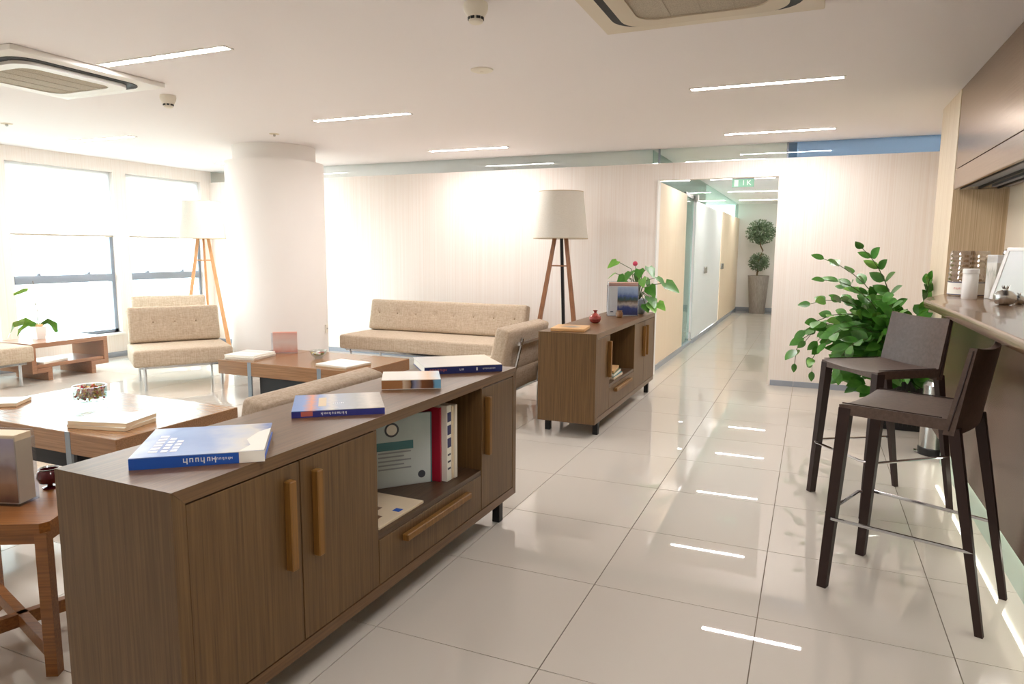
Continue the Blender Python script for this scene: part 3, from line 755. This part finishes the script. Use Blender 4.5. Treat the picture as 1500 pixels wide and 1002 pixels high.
# niche of the near sideboard: local frame of the cabinet
def c1(x, y): q = rot2(x, y, R1); return (C1[0] + q[0], C1[1] + q[1])
def upright(y, th, h, d, mat, label, x=-.09, tilt=0, strip=None):
    p = c1(x, y)
    t = thing('book', label, 'book', (p[0], p[1], .3225), R1)
    mk('cover', box(B(), -d, 0, 0, th, 0, h, .001, 1), mat, t)
    mk('pages', box(B(), -d + .003, -.004, .002, th - .002, h, h + .0008), 'paper', t)
    if strip == 'pics':
        for k in range(3): mk('picture', box(B(), .0, .0008, .004, th - .004, h - .07 - k * .055, h - .03 - k * .055), 'navy', t)
        for k in range(3): mk('spine_print', box(B(), .0, .0008, .006, th - .008, .05 + k * .03, .058 + k * .03), 'ink', t)
    elif strip:
        mk('spine_print', box(B(), .0, .0008, .004, th - .004, h * .2, h * .8), strip, t)
    return t
upright(1.357, .012, .318, .22, 'crimson', 'slim crimson book upright in the niche', x=-.085)
upright(1.371, .038, .325, .22, 'paper', 'thick cream book with small pictures on its spine, upright in the niche', x=-.06, strip='pics')
upright(1.412, .016, .315, .21, 'paper_warm', 'thin cream booklet upright between the thick cream book and the niche wall', x=-.06)
upright(1.431, .02, .318, .2, 'off_white', 'white book upright against the niche side wall', x=-.055)
p = c1(-.275, 1.165)
t = thing('brochure_book', 'pale grey book with teal band and clock picture standing face out in the niche', 'book', (p[0], p[1], .3225), R1 + math.radians(50))
mk('cover', box(B(), .0, .24, 0, .012, 0, .30, .001, 1), 'cover_teal', t)
mk('border', box(B(), .0, .006, -.0006, 0, 0, .30), 'teal', t)
mk('border', box(B(), .234, .24, -.0006, 0, 0, .30), 'teal', t)
mk('band', box(B(), .0, .16, -.0008, 0, .155, .19), 'teal', t)
ck = mk('clock_picture', lathe(B(), [(.03, 0), (.03, .0006)], 24), 'ink', t, (.07, -.0006, .24), rot=(PI / 2, 0, 0))
mk('clock_face', lathe(B(), [(.022, .0006), (.022, .0012)], 24), 'paper', ck)
bm = B()
for k in range(5): box(bm, .012, .15 - (k % 2) * .03, -.0007, 0, .142 - k * .017, .148 - k * .017)
mk('text_lines', bm, 'ink_pale', t)
mk('round_mark', lathe(B(), [(.016, 0), (.016, .0006)], 20), 'ink', t, (.195, -.0006, .04), rot=(PI / 2, 0, 0))
p = c1(-.05, .83)
t = thing('magazine', 'cream magazine with small pictures lying in the sideboard niche', 'magazine', (p[0], p[1], .3225), R1)
mk('sheets', box(B(), -.21, .03, 0, .29, 0, .01, .001, 1), 'paper_warm', t)
for x, y, c in ((-.05, .06, 'brown_glaze'), (-.02, .15, 'blue_spine'), (-.1, .13, 'brown_glaze'), (-.13, .05, 'navy')): mk('picture', box(B(), x, x + .03, y, y + .03, .01, .0104), c, t)
p = c1(-.3, .93)
t = thing('glass_ornament', 'small shiny ornament deep in the sideboard niche', 'ornament', (p[0], p[1], .3225))
mk('foot', lathe(B(), [(.03, 0), (.028, .01), (.008, .02), (.008, .12)], 20), 'chrome', t)
mk('bulb', lathe(B(), [(.008, .12), (.03, .14), (.036, .17), (.024, .2), (.018, .21)], 20), 'chrome', t)
# far sideboard: objects on top and in the niche
t = thing('wooden_tray', 'flat pale wooden picture board on the sideboard end', 'picture board', (-.955, 2.66, .73), math.radians(8))
mk('board', box(B(), 0, .24, 0, .26, 0, .022, .004), 'tray_wood', t)
mk('picture', box(B(), .05, .19, .08, .19, .022, .0225), 'tray_pic', t)
t = thing('red_vase', 'small round red glazed vase on the far sideboard', 'vase', (-.83, 3.33, .73))
mk('body', lathe(B(), [(.02, 0), (.036, .008), (.048, .032), (.044, .052), (.024, .07), (.012, .078), (.011, .088), (.02, .1), (.017, .1), (.008, .088)], 28, cap1=False), 'red_glaze', t)
def acrylic_holder(loc, rz, w, h, d, pic, label, extra=True):
    t = thing('brochure_holder', label, 'brochure holder', loc, rz)
    bm = B(); box(bm, -w / 2, w / 2, -.002, .001, 0, h * .96); box(bm, -w / 2, w / 2, d, d + .003, 0, h); box(bm, -w / 2, w / 2, -.002, d + .003, 0, .003)
    for s in (-1, 1): box(bm, s * w / 2 - .0015, s * w / 2 + .0015, -.002, d + .003, 0, h * .9)
    mk('acrylic_case', bm, 'acrylic', t)
    mk('brochure', box(B(), -w / 2 + .006, w / 2 - .006, .004, d - .004, .006, h * .98), pic or 'paper', t)
    return t
t = acrylic_holder((-.775, 3.98, .73), math.radians(27), .27, .30, .035, None, 'clear holder with lake brochure in front of the heart-leaved plant')
mk('brochure_picture', box(B(), -.05, .128, .0025, .004, .01, .255), 'brochure', t)
mk('brochure_banner', box(B(), -.128, .128, .0022, .004, .262, .292), 'pink_card', t)
mk('brochure_mark', box(B(), -.11, -.085, .0022, .004, .035, .043), 'ink', t)
t = thing('small_brown_pot', 'tiny brown glazed pot in front of the lake brochure', 'ornament', (-.77, 3.84, .73))
mk('body', lathe(B(), [(.022, 0), (.03, .01), (.03, .04), (.022, .055), (.026, .062)], 20), 'brown_glaze', t)
for k, (c, l) in enumerate((('paper_warm', 'cream magazine at the bottom of the niche stack'), ('off_white', 'white magazine in the niche stack of the far sideboard'), ('tray_wood', 'yellowish booklet on top of the niche stack'))):
    t = thing('magazine', l, 'magazine', (-.622 - .006 * k, 3.16 + .02 * k, .3225 + k * .0205), math.radians(1 + 3 * k))
    mk('sheets', box(B(), -.21, 0, 0, .28, 0, .019, .001, 1), c, t); mk('cover', box(B(), -.21, 0, 0, .28, .019, .0202), ['teal', 'leaf_olive', 'tray_wood'][k], t)

# ================================================================ PLANTS
def leaf_bm(L, W, heart=False, fold=.12, n=6):
    bm = B(); rows = []
    for i in range(n + 1):
        t = i / n
        w = W / 2 * (math.sin(PI * t ** .8) ** .8 if not heart else (1.0 * (1 - t) ** .75 * min(1, .55 + t * 4)))
        z = -.25 * L * t * t * .4
        y = L * t
        if heart and i == 0: y = -L * .14; 
        rows.append((bm.verts.new((-w, y if not (heart and i == 0) else -L * .12, z + w * fold)), bm.verts.new((0, L * t, z)), bm.verts.new((w, y if not (heart and i == 0) else -L * .12, z + w * fold))))
    for a, b in zip(rows, rows[1:]):
        for q in ((a[0], a[1], b[1], b[0]), (a[1], a[2], b[2], b[1])):
            try: bm.faces.new(q)
            except ValueError: pass
    bmesh.ops.remove_doubles(bm, verts=bm.verts[:], dist=.0004)
    return bm
def orient(d, upv=Vector((0, 0, 1)), roll=0):
    """euler so local +Y points along d and local +Z is as far up as it can be"""
    y = d.normalized(); x = y.cross(upv)
    if x.length < .05: x = Vector((1, 0, 0))
    x.normalize(); z = x.cross(y)
    mm = Matrix((x, y, z)).transposed()
    return (mm @ Matrix.Rotation(roll, 3, 'Y')).to_euler()
# --- leafy floor plant beside the bar
zz = thing('leafy_floor_plant', 'big glossy green plant in a black square planter beside the bar', 'plant', (1.36, 3.92, 0))
bm = B(); box(bm, -.13, .13, -.13, .13, 0, .44, .006)
pt = mk('planter', bm, 'planter_black', zz)
for k in range(9): mk('planter_rib', box(B(), -.125 + k * .029, -.112 + k * .029, -.133, -.13, .03, .41), 'black_plastic', pt)
mk('soil', box(B(), -.115, .115, -.115, .115, .43, .445), 'soil', zz)
rnd = random.Random(11)
leafZ = None
stems = []
for k in range(12):
    az = math.radians(rnd.uniform(155, 290)) if k < 10 else math.radians(rnd.uniform(60, 140))
    stems.append((az, rnd.uniform(.55, .98), rnd.uniform(.15, .95)))
stems += [(math.radians(185), .85, .95), (math.radians(200), .95, .6), (math.radians(215), .95, .25), (math.radians(262), .7, .8), (math.radians(340), .8, .1), (math.radians(178), .98, .12), (math.radians(190), .9, .4), (math.radians(230), 1.0, .05)]
for az, ln, lean in stems:
    o = Vector((math.cos(az), math.sin(az), 0)); p = Vector((rnd.uniform(-.06, .06), rnd.uniform(-.06, .06), .44)); pts = [p.copy()]
    el = math.radians(82 - 30 * lean); N = 9
    for i in range(N):
        p = p + (o * math.cos(el) + Vector((0, 0, 1)) * math.sin(el)) * ln * 1.05 / N
        if p.x > .1: p.x = .1
        pts.append(p.copy()); el -= math.radians(6 + 15 * lean) * (.5 + i / N)
    st = mk('stem', tube(B(), pts, .006, 6, .0025), 'stem', zz)
    side = o.cross(Vector((0, 0, 1)))
    for i in range(2, N + 1):
        d = (pts[i] - pts[i - 1]).normalized()
        for s in ((-1, 1) if i < N else (0,)):
            dd = (d * .65 + side * s * .8 + Vector((0, 0, rnd.uniform(-.1, .25)))).normalized()
            sc = rnd.uniform(.8, 1.15) * (1 - .25 * (i == N))
            if leafZ is None:
                leafZ = mk('leaf', leaf_bm(.125, .07), 'leaf', st); q = leafZ
            else: q = share(leafZ, st)
            if pts[i].x + dd.x * .09 > .13: dd.x = -abs(dd.x) * .3
            q.location = pts[i]; q.rotation_euler = orient(dd, Vector((rnd.uniform(-.5, .3), -1, rnd.uniform(.2, .9))), rnd.uniform(-.4, .4)); q.scale = (sc, sc, sc)
            if rnd.random() < .18: q.material_slots[0].link = 'OBJECT'; q.material_slots[0].material = MATS['leaf_bright']
inner = B()
src = leafZ.data
for k in range(260):
    a, r = math.radians(rnd.uniform(140, 300)), rnd.uniform(.05, .42)
    c = Vector((min(.06, r * math.cos(a)), r * math.sin(a) * .7, rnd.uniform(.42, .95) - r * .35))
    e = orient(Vector((math.cos(a), math.sin(a) * .6, rnd.uniform(-.6, .6))), Vector((rnd.uniform(-.5, .3), -1, rnd.uniform(.2, .9))), rnd.uniform(-.6, .6))
    mm = Matrix.Translation(c) @ e.to_matrix().to_4x4()
    vs = [inner.verts.new(mm @ v.co) for v in src.vertices]
    for p in src.polygons: inner.faces.new([vs[i] for i in p.vertices])
o = mk('inner_foliage', inner, 'leaf', zz); o['kind'] = 'stuff'
# --- heart-leaved plant on the far sideboard
an = thing('heart_leaved_plant', 'green heart-leaved plant with one red bloom in a grey glass pot', 'plant', (-.72, 4.29, .73))
mk('pot', lathe(B(), [(.055, 0), (.07, .02), (.082, .13), (.078, .135), (.07, .125)], 28, cap1=False), 'frame_grey', an)
mk('soil', lathe(B(), [(.001, .115), (.07, .118)], 20, cap0=False, cap1=False), 'soil', an)
heart = None
HL = [(-.17, -.12, .47, 1.0, 0), (-.2, -.05, .36, .8, 0), (-.1, -.1, .34, 1.05, 1), (-.04, -.14, .38, 1.1, 1), (.03, -.1, .4, 1, 1), (.1, -.05, .42, 1.1, 1), (.17, -.02, .33, 1.1, 1), (.24, .02, .28, 1.35, 1), (.12, -.1, .25, 1.2, 1),
      (.13, -.12, .16, 1.3, 1), (.1, -.14, .1, 1.0, 1), (.15, -.16, .1, 1.1, 0), (.2, -.1, .11, 1.0, 0), (-.02, .06, .36, 1.1, 1), (-.12, .05, .32, 1, 1), (.05, .1, .3, 1.1, 1), (-.06, -.1, .28, 1, 0), (.06, -.12, .32, 1.0, 0)]
for x, y, z, s, dk in HL:
    p = Vector((x, y, z))
    mid = Vector((x * .35, y * .35, max(z, .2) * .75 + .05))
    st = mk('stem', tube(B(), [(0, 0, .11), mid, p], .0035, 6), 'stem', an)
    dd = Vector((x, y - .04, -.14)).normalized()
    if heart is None: heart = mk('leaf', leaf_bm(.112, .11, True), 'leaf_bright', st); q = heart
    else: q = share(heart, st)
    q.location = p; q.rotation_euler = orient(dd, Vector((0, -.6, 1)), rnd.uniform(-.5, .5)); q.scale = (s, s, s)
    if dk: q.material_slots[0].link = 'OBJECT'; q.material_slots[0].material = MATS['leaf']
st = mk('flower_stem', tube(B(), [(0, 0, .11), (.0, -.04, .3), (-.01, -.1, .44)], .003, 6), 'stem', an)
bm = B(); bmesh.ops.create_uvsphere(bm, u_segments=12, v_segments=8, radius=.022)
mk('bloom', bm, 'petal_0', st, (-.01, -.1, .45)).data.materials[0] = MATS['petal_0']
# --- orchid on the low console
orc = thing('orchid', 'bare-stemmed orchid with drooping leaves in a white square pot', 'plant', (-6.38, 2.56, .3755))
bm = B(); bmesh.ops.create_cone(bm, cap_ends=True, segments=4, radius1=.058, radius2=.072, depth=.125, matrix=Matrix.Translation((0, 0, .0625)) @ Matrix.Rotation(PI / 4, 4, 'Z'))
mk('pot', bm, 'white_ceramic', orc)
mk('bark_chips', box(B(), -.02, .04, -.02, .03, .12, .15, .008), 'tray_wood', orc)
def ribbon(pts, w, mat, name, parent):
    bm = B(); rows = []
    n = len(pts)
    for i, p in enumerate(pts):
        p = Vector(p); d = (Vector(pts[min(i + 1, n - 1)]) - Vector(pts[max(i - 1, 0)])).normalized()
        s = Vector((.55, .1, .8)); s = (s - d * s.dot(d)); s = s.normalized() if s.length > .05 else Vector((1, 0, 0))
        ww = w * math.sin(PI * min(.97, (i + .6) / n)) ** .6 / 2
        rows.append((bm.verts.new(p - s * ww + Vector((0, 0, .006))), bm.verts.new(p), bm.verts.new(p + s * ww + Vector((0, 0, .006)))))
    for a, b in zip(rows, rows[1:]):
        bm.faces.new((a[0], a[1], b[1], b[0])); bm.faces.new((a[1], a[2], b[2], b[1]))
    return mk(name, bm, mat, parent)
ribbon([(0, 0, .12), (-.04, -.1, .18), (-.05, -.2, .15), (-.05, -.24, .07), (-.05, -.26, .03)], .1, 'leaf_bright', 'leaf', orc)
ribbon([(0, 0, .12), (.03, .08, .17), (.03, .14, .13), (.03, .16, .05)], .07, 'leaf', 'leaf', orc)
ribbon([(0, 0, .12), (-.06, -.06, .15), (-.12, -.1, .09), (-.14, -.12, .03)], .05, 'leaf_bright', 'leaf', orc)
mk('flower_stem', tube(B(), [(0, 0, .12), (.0, .01, .28), (-.01, -.02, .44), (-.01, -.05, .55)], .0045, 6, .002), 'stem', orc)
mk('flower_stem', tube(B(), [(0, .01, .13), (.0, .05, .26), (.0, .1, .4), (0, .14, .5)], .003, 6, .0015), 'piping', orc)
ribbon([(-.01, -.06, .49), (-.01, -.1, .485), (-.01, -.15, .465), (-.01, -.2, .45)], .06, 'leaf_bright', 'leaf', orc)
mk('stake', tube(B(), [(.01, .01, .1), (.01, -.02, .58)], .003, 6), 'bark', orc)
# --- topiary in the corridor
tp = thing('corridor_topiary', 'two-ball olive topiary in a tall tapered grey planter', 'plant', (-.33, 13.62, 0))
mk('planter', lathe(B(), [(.15, 0), (.155, .01), (.21, .76), (.215, .8), (.195, .8), (.185, .74)], 40, cap1=False), 'planter_grey', tp)
mk('soil', lathe(B(), [(.001, .73), (.187, .735)], 24, cap0=False, cap1=False), 'soil', tp)
mk('trunk', tube(B(), [(-.03, 0, .73), (-.03, 0, .86), (-.02, 0, 1.1), (.03, 0, 1.24), (.06, 0, 1.32), (.01, 0, 1.42), (0, 0, 1.6)], .018, 8, .012), 'bark', tp)
mk('branch', tube(B(), [(-.03, 0, .85), (.03, .02, .93), (.1, 0, 1.02)], .01, 6, .005), 'bark', tp)
for (cx, cz, rx, rz_, n) in ((-.0, 1.7, .27, .23, 2200), (.0, 1.08, .19, .17, 1100)):
    bm = B()
    for k in range(n):
        v = Vector((rnd.gauss(0, 1), rnd.gauss(0, 1), rnd.gauss(0, 1))).normalized(); rr = rnd.uniform(.35, 1.05)
        c = Vector((cx + v.x * rx * rr, v.y * rx * rr, cz + v.z * rz_ * rr)); d = (v + Vector((rnd.uniform(-.8, .8), rnd.uniform(-.8, .8), rnd.uniform(-.8, .8)))).normalized()
        s = d.orthogonal().normalized() * .011; e = d * .05
        q = [bm.verts.new(c), bm.verts.new(c + e * .5 + s), bm.verts.new(c + e), bm.verts.new(c + e * .5 - s)]
        bm.faces.new(q)
    fo = mk('foliage', bm, 'leaf_olive', tp); fo['kind'] = 'stuff'

# ================================================================ LOUNGE SEATS
def seat_unit(name, cat, loc, rz, label, W=.84, nb=3, group=None):
    t = thing(name, label, cat, loc, rz, group)
    hw = W / 2
    mk('seat_cushion', cushion(B(), W, .66, .15, .025, 12, face='Z', bulge=.006), 'linen', t, (0, -.03, .302))
    bw = W - .03
    us = [(-bw / 2 + bw * (i + .5) / nb if nb > 3 else -.19 + .19 * i) for i in range(nb)]
    if nb > 3: us = [-bw / 2 + .13 + (bw - .26) * i / (nb - 1) for i in range(nb)]
    bk = mk('back_cushion', cushion(B(), bw, .115, .345, .025, 14, [(u, .02) for u in us], '-Y', .006), 'linen', t, (0, .255, .548), rot=(math.radians(-13), 0, 0))
    for u in us:
        bm = B(); bmesh.ops.create_uvsphere(bm, u_segments=10, v_segments=6, radius=.011, matrix=Matrix.Diagonal((1, .5, 1, 1)))
        mk('button', bm, 'button_cloth', bk, (u, -.0505, .02))
    fr = B()
    for s in (-1, 1):
        box(fr, s * (hw - .1) - .014, s * (hw - .1) + .014, -.32, .3, .202, .2265, .003, 1)
    for y in (-.3, .26): box(fr, -hw + .05, hw - .05, y - .012, y + .012, .202, .2265, .003, 1)
    mk('frame', fr, 'chrome', t)
    for s in (-1, 1):
        for y in (-.28, .28): mk('leg', lathe(B(), [(.012, 0), (.013, .004), (.013, .215)], 14), 'chrome', t, (s * (hw - .095), y, 0))
        mk('back_bracket', tube(B(), [(s * (hw - .17), .2, .215), (s * (hw - .17), .30, .235), (s * (hw - .17), .325, .4), (s * (hw - .17), .385, .64)], .014, 8), 'chrome', t)
    mk('back_bar', tube(B(), [(-hw + .13, .372, .6), (hw - .13, .372, .6)], .015, 8), 'chrome', t)
    return t
seat_unit('armchair', 'armchair', (-4.82, 2.885, 0), math.radians(56.3), 'beige button-back armless chair in front of the round column')
seat_unit('armchair', 'armchair', (-6.2, 3.96, 0), math.radians(49.5), 'beige armless chair in the window corner beside the pale-legged lamp')
seat_unit('armchair', 'armchair', (-6.27, 1.80, 0), math.radians(90), 'beige armless chair beside the low wooden console')
seat_unit('armchair', 'armchair', (-1.63, 3.12, 0), math.radians(-91), 'beige armless chair with chrome back frame next to the sofa and far sideboard')
seat_unit('armchair', 'armchair', (-1.50, .50, 0), math.radians(-90), 'beige armless chair with its back along the book-topped sideboard')
seat_unit('armchair', 'armchair', (-2.50, -.38, 0), math.radians(180), 'beige armless chair behind the small cross-legged side table')
seat_unit('sofa', 'sofa', (-2.955, 4.53, 0), 0, 'long beige button-back sofa against the striped wall', 1.96, 8)

# ================================================================ COFFEE TABLES, CONSOLE, SIDE TABLE
def coffee(x0, x1, y0, y1, label):
    t = thing('coffee_table', label, 'coffee table', ((x0 + x1) / 2, (y0 + y1) / 2, 0))
    hx, hy = (x1 - x0) / 2, (y1 - y0) / 2
    mk('table_top', box(B(), -hx, hx, -hy, hy, .2, .32, .003, 1), 'table_wood', t)
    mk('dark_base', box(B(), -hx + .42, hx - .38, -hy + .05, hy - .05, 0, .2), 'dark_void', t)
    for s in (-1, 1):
        for x in (-hx + .335, hx - .39):
            mk('metal_band', box(B(), x, x + .04, s * hy - .012 if s > 0 else -hy - .002, s * hy + .002 if s > 0 else -hy + .012, 0, .3205), 'grey_band', t)
            if s > 0: mk('metal_band', box(B(), x, x + .04, -hy - .002, hy + .002, .3195, .3208), 'table_wood', t)
    return t
coffee(-3.97, -2.49, .467, 1.285, 'low brown coffee table carrying a glass jar of dried petals')
coffee(-4.03, -2.565, 2.6, 3.39, 'low brown coffee table carrying a pink card and candy bowl')
TZ = .3208
t = thing('potpourri_jar', 'clear glass jar of colourful dried petals on the coffee table', 'jar', (-3.31, .92, TZ))
mk('glass_wall', lathe(B(), [(.09, 0), (.093, .004), (.093, .13), (.089, .13), (.089, .042), (.02, .04)], 36, cap1=True), 'jar_glass', t)
bmsets = [B() for _ in PETALS]
for k in range(330):
    a, r, z = rnd.uniform(0, 2 * PI), .08 * rnd.random() ** .5, rnd.uniform(.055, .125)
    c = Vector((r * math.cos(a), r * math.sin(a), z)); d = Vector((rnd.gauss(0, 1), rnd.gauss(0, 1), rnd.gauss(0, 1))).normalized(); e = d.orthogonal().normalized()
    bm = bmsets[rnd.randrange(len(PETALS))]
    bm.faces.new([bm.verts.new(c + d * .012), bm.verts.new(c + e * .008), bm.verts.new(c - d * .012), bm.verts.new(c - e * .008)])
for bm, pm in zip(bmsets, PETALS):
    o = mk('petals', bm, pm, t); o['kind'] = 'stuff'
def flat(name, cat, loc, rz, w, d, layers, label, group=None):
    t = thing(name, label, cat, loc, math.radians(rz), group)
    z = 0
    for th, mat, j, topm in layers:
        o = mk('sheets', box(B(), -w / 2 + j, w / 2 + j, -d / 2 - j, d / 2 - j, z, z + th, .001, 1), mat, t)
        if topm: mk('cover', box(B(), -w / 2 + j, w / 2 + j, -d / 2 - j, d / 2 - j, z + th, z + th + .0015), topm, t)
        z += th + .0016
    return t
flat('book', 'book', (-2.79, .675, TZ), 12, .36, .24, [(.018, 'paper_warm', 0, 'paper')], 'lower pale book of the pair near the table corner')
flat('book', 'book', (-2.79, .68, TZ + .0205), 15, .35, .245, [(.02, 'paper_warm', 0, 'cover_grey')], 'upper book with grey picture cover near the table corner')
flat('book', 'book', (-3.86, .745, TZ), 35, .22, .2, [(.02, 'paper_warm', 0, 'cover_white')], 'cream book lying near the far left end of the petal-jar table')
flat('newspaper', 'newspaper', (-3.88, 2.83, TZ), 8, .3, .32, [(.012, 'paper', 0, None), (.012, 'paper', .006, None), (.01, 'paper', -.006, 'news')], 'stack of folded newspapers beside the pink card')
flat('magazine', 'magazine', (-2.86, 2.83, TZ), -6, .34, .3, [(.008, 'paper_warm', 0, None), (.012, 'paper', .005, 'news')], 'open printed magazine near the candy bowl')
t = thing('pink_card_stand', 'pale pink card in a clear upright stand on the far coffee table', 'card', (-3.78, 3.17, TZ), math.radians(32))
mk('card', box(B(), -.11, .11, -.002, .002, .004, .2), 'pink_card', t)
mk('clear_stand', box(B(), -.125, .11, -.006, -.003, 0, .19), 'acrylic', t); mk('clear_foot', box(B(), -.125, .11, -.03, .03, 0, .003), 'acrylic', t)
t = thing('candy_bowl', 'small clear glass bowl of wrapped candies', 'bowl', (-3.3, 3.05, TZ))
mk('bowl', lathe(B(), [(.03, 0), (.034, .006), (.06, .03), (.075, .062), (.077, .07), (.072, .064), (.055, .034), (.02, .012)], 32), 'jar_glass', t)
for k in range(16):
    a = k * 2.4; r = .012 + .003 * k
    bm = B(); bmesh.ops.create_uvsphere(bm, u_segments=8, v_segments=6, radius=.012, matrix=Matrix.Translation((r * math.cos(a), r * math.sin(a), .034 + .001 * k)) @ Matrix.Diagonal((1.3, .9, .8, 1)))
    mk('candy', bm, ['paper', 'petal_0', 'petal_1', 'petal_4', 'white_ceramic'][k % 5], t)
# low folded-plank console by the window
t = thing('low_console', 'low wooden console of folded planks with a shelf, under the window', 'console table', (-6.05, 2.27, 0))
W2, T2 = .78, .045
mk('top_plank', box(B(), -.5, 0, 0, W2, .33, .375, .002, 1), 'console_wood', t)
for s in (0, 1):
    y0, y1 = (0, T2) if s == 0 else (W2 - T2, W2)
    mk('side_plank', box(B(), -.5, 0, y0, y1, .085, .33, .002, 1), 'console_wood', t)
    q0, q1 = (T2, .19) if s == 0 else (W2 - .19, W2 - T2)
    mk('return_plank', box(B(), -.5, 0, q0, q1, .085, .13, .002, 1), 'console_wood', t)
    p0, p1 = (.145, .19) if s == 0 else (W2 - .19, W2 - .145)
    mk('foot_plank', box(B(), -.5, 0, p0, p1, 0, .085, .002, 1), 'console_wood', t)
mk('shelf', box(B(), -.48, -.01, T2 + .004, W2 - T2 - .004, .132, .165, .002, 1), 'console_wood', t)
flat('magazine', 'magazine', (-6.2, 2.5, .1652), 15, .22, .3, [(.02, 'paper', 0, 'cover_grey')], 'pale magazine on the shelf of the low console')
# small side table at the near left
SA = math.radians(28.6)
t = thing('side_table', 'small amber wooden side table with crossed stretchers beside the sideboard', 'side table', (-1.31, -.63, 0), SA)
sz = .46
bm = B(); prism(bm, [(0, .02), (-.02, 0), (-sz + .02, 0), (-sz, .02), (-sz, sz - .02), (-sz + .02, sz), (-.02, sz), (0, sz - .02)], .455, .485)
mk('top', bm, 'amber_wood', t)
for x in (-.022, -sz + .022):
    for y in (.022, sz - .022): mk('leg', beam(B(), (x, y, 0), (x, y, .455), .034, .034), 'amber_wood', t)
for y in (.022, sz - .022): mk('apron', box(B(), -sz + .04, -.04, y - .012, y + .012, .42, .455), 'amber_wood', t)
for x in (-.022, -sz + .022): mk('apron', box(B(), x - .012, x + .012, .04, sz - .04, .42, .455), 'amber_wood', t)
for (xa, ya, xb, yb2) in ((-.03, .03, -sz + .03, sz - .03), (-.03, sz - .03, -sz + .03, .03)):
    d = Vector((xb - xa, yb2 - ya, 0)); n = Vector((-d.y, d.x, 0)).normalized() * .014
    mk('stretcher', prism(B(), [(xa + n.x, ya + n.y), (xb + n.x, yb2 + n.y), (xb - n.x, yb2 - n.y), (xa - n.x, ya - n.y)], .05 if xa < -.2 or ya < .1 else .051, .095), 'amber_wood', t)
t = acrylic_holder((-1.60, -.60, .485), math.radians(18), .17, .23, .075, 'paper_warm', 'clear brochure holder with brownish photo booklet on the side table')
mk('brochure_picture', box(B(), -.078, .078, .0025, .004, .01, .215), 'photo_brown', t)
t = thing('burgundy_candle_bowl', 'dark burgundy glass candle bowl on the side table', 'candle bowl', (-1.605, -.425, .485))
mk('foot', lathe(B(), [(.022, 0), (.022, .004), (.008, .008), (.008, .014)], 24), 'burgundy', t)
mk('bowl', lathe(B(), [(.01, .014), (.03, .022), (.038, .04), (.033, .06), (.028, .065), (.03, .045), (.015, .026)], 28), 'burgundy', t)
mk('rim', lathe(B(), [(.028, .065), (.031, .07), (.029, .07)], 28, cap0=False, cap1=False), 'chrome', t)

# ================================================================ LAMPS
def floor_lamp(loc, rz, label, wood_m, pole_m):
    t = thing('floor_lamp', label, 'floor lamp', loc, rz)
    sh = mk('lamp_shade', lathe(B(), [(.275, 1.41), (.222, 1.87)], 48, cap0=False, cap1=False), 'lamp_shade', t)
    for z, r in ((1.41, .2755), (1.87, .2225)): mk('shade_rim', lathe(B(), [(r, z - .004), (r + .001, z), (r, z + .004)], 48, cap0=False, cap1=False), 'piping', sh)
    for s, y in ((-1, -.05), (1, -.05)):
        mk('leg', beam(B(), (s * .27, y * 2.6, 0), (s * .055, 0, 1.45), .05, .026, .036, .024), wood_m, t)
    mk('leg', beam(B(), (0, .2, 0), (0, .03, 1.45), .03, .03, .026, .026), pole_m, t)
    mk('crossbar', box(B(), -.1, .1, -.03, -.018, 1.13, 1.145), wood_m, t)
    mk('hub', lathe(B(), [(.06, 1.43), (.06, 1.46)], 24), 'black_metal', t)
    mk('bulb', lathe(B(), [(.015, 1.46), (.02, 1.52), (.045, 1.58), (.04, 1.63), (.012, 1.65)], 20), 'white_ceramic', t)
    return t
floor_lamp((-1.64, 4.78, 0), 0, 'tripod floor lamp with white shade and dark walnut legs beside the sofa', 'lamp_wood', 'black_metal')
floor_lamp((-6.43, 4.72, 0), math.radians(40), 'tripod floor lamp with white shade and pale wood legs in the window corner', 'lamp_wood_pale', 'lamp_wood_pale')

# ================================================================ EXIT SIGN
t = thing('exit_sign', 'small pale green hanging sign with white symbol and letters in the corridor', 'sign', (-.117, 7.0, 0))
mk('plate', box(B(), -.125, .125, -.006, .006, 2.062, 2.156, .002, 1), 'sign_green', t)
mk('bracket', box(B(), -.13, .13, -.012, .012, 2.156, 2.175), 'frame_grey', t)
for s in (-.1, .1): mk('hanger', tube(B(), [(s, 0, 2.175), (s, 0, H)], .004, 6), 'steel', t)
mk('door_symbol', box(B(), -.1, -.055, -.0072, -.006, 2.07, 2.145), 'white_print', t)
text_mesh('lettering', 'I K', .085, 'white_print', t, (.045, -.0066, 2.108), (PI / 2, 0, 0))

# ================================================================ OUTSIDE
struct(mk('ground_outside', box(B(), -90, XW - .21, -40, 60, -9, -8.8), 'grout'))
for x, y0, y1, h, lab in ((-42, 16, 27, 7.5, 'pale block of flats seen through the left window'), (-46, 29, 40, 6.2, 'lower pale building seen through the window behind the lamp')):
    t = thing('distant_building', lab, 'building', (x, (y0 + y1) / 2, -8.8))
    hw = (y1 - y0) / 2
    mk('wall', box(B(), -8, 0, -hw, hw, 0, h), 'white_paint', t)
    mk('roof', box(B(), -8.3, .3, -hw - .3, hw + .3, h, h + .3), 'ac_beige', t)
    w0 = None
    for i in range(5):
        for j in range(2):
            p = (0, -hw + 1.2 + i * (2 * hw - 2.4) / 4, 1.5 + j * 2.7)
            if w0 is None: w0 = mk('window', box(B(), -.05, .03, -.6, .6, 0, 1.4), 'frame_grey', t, p)
            else: share(w0, t, p)
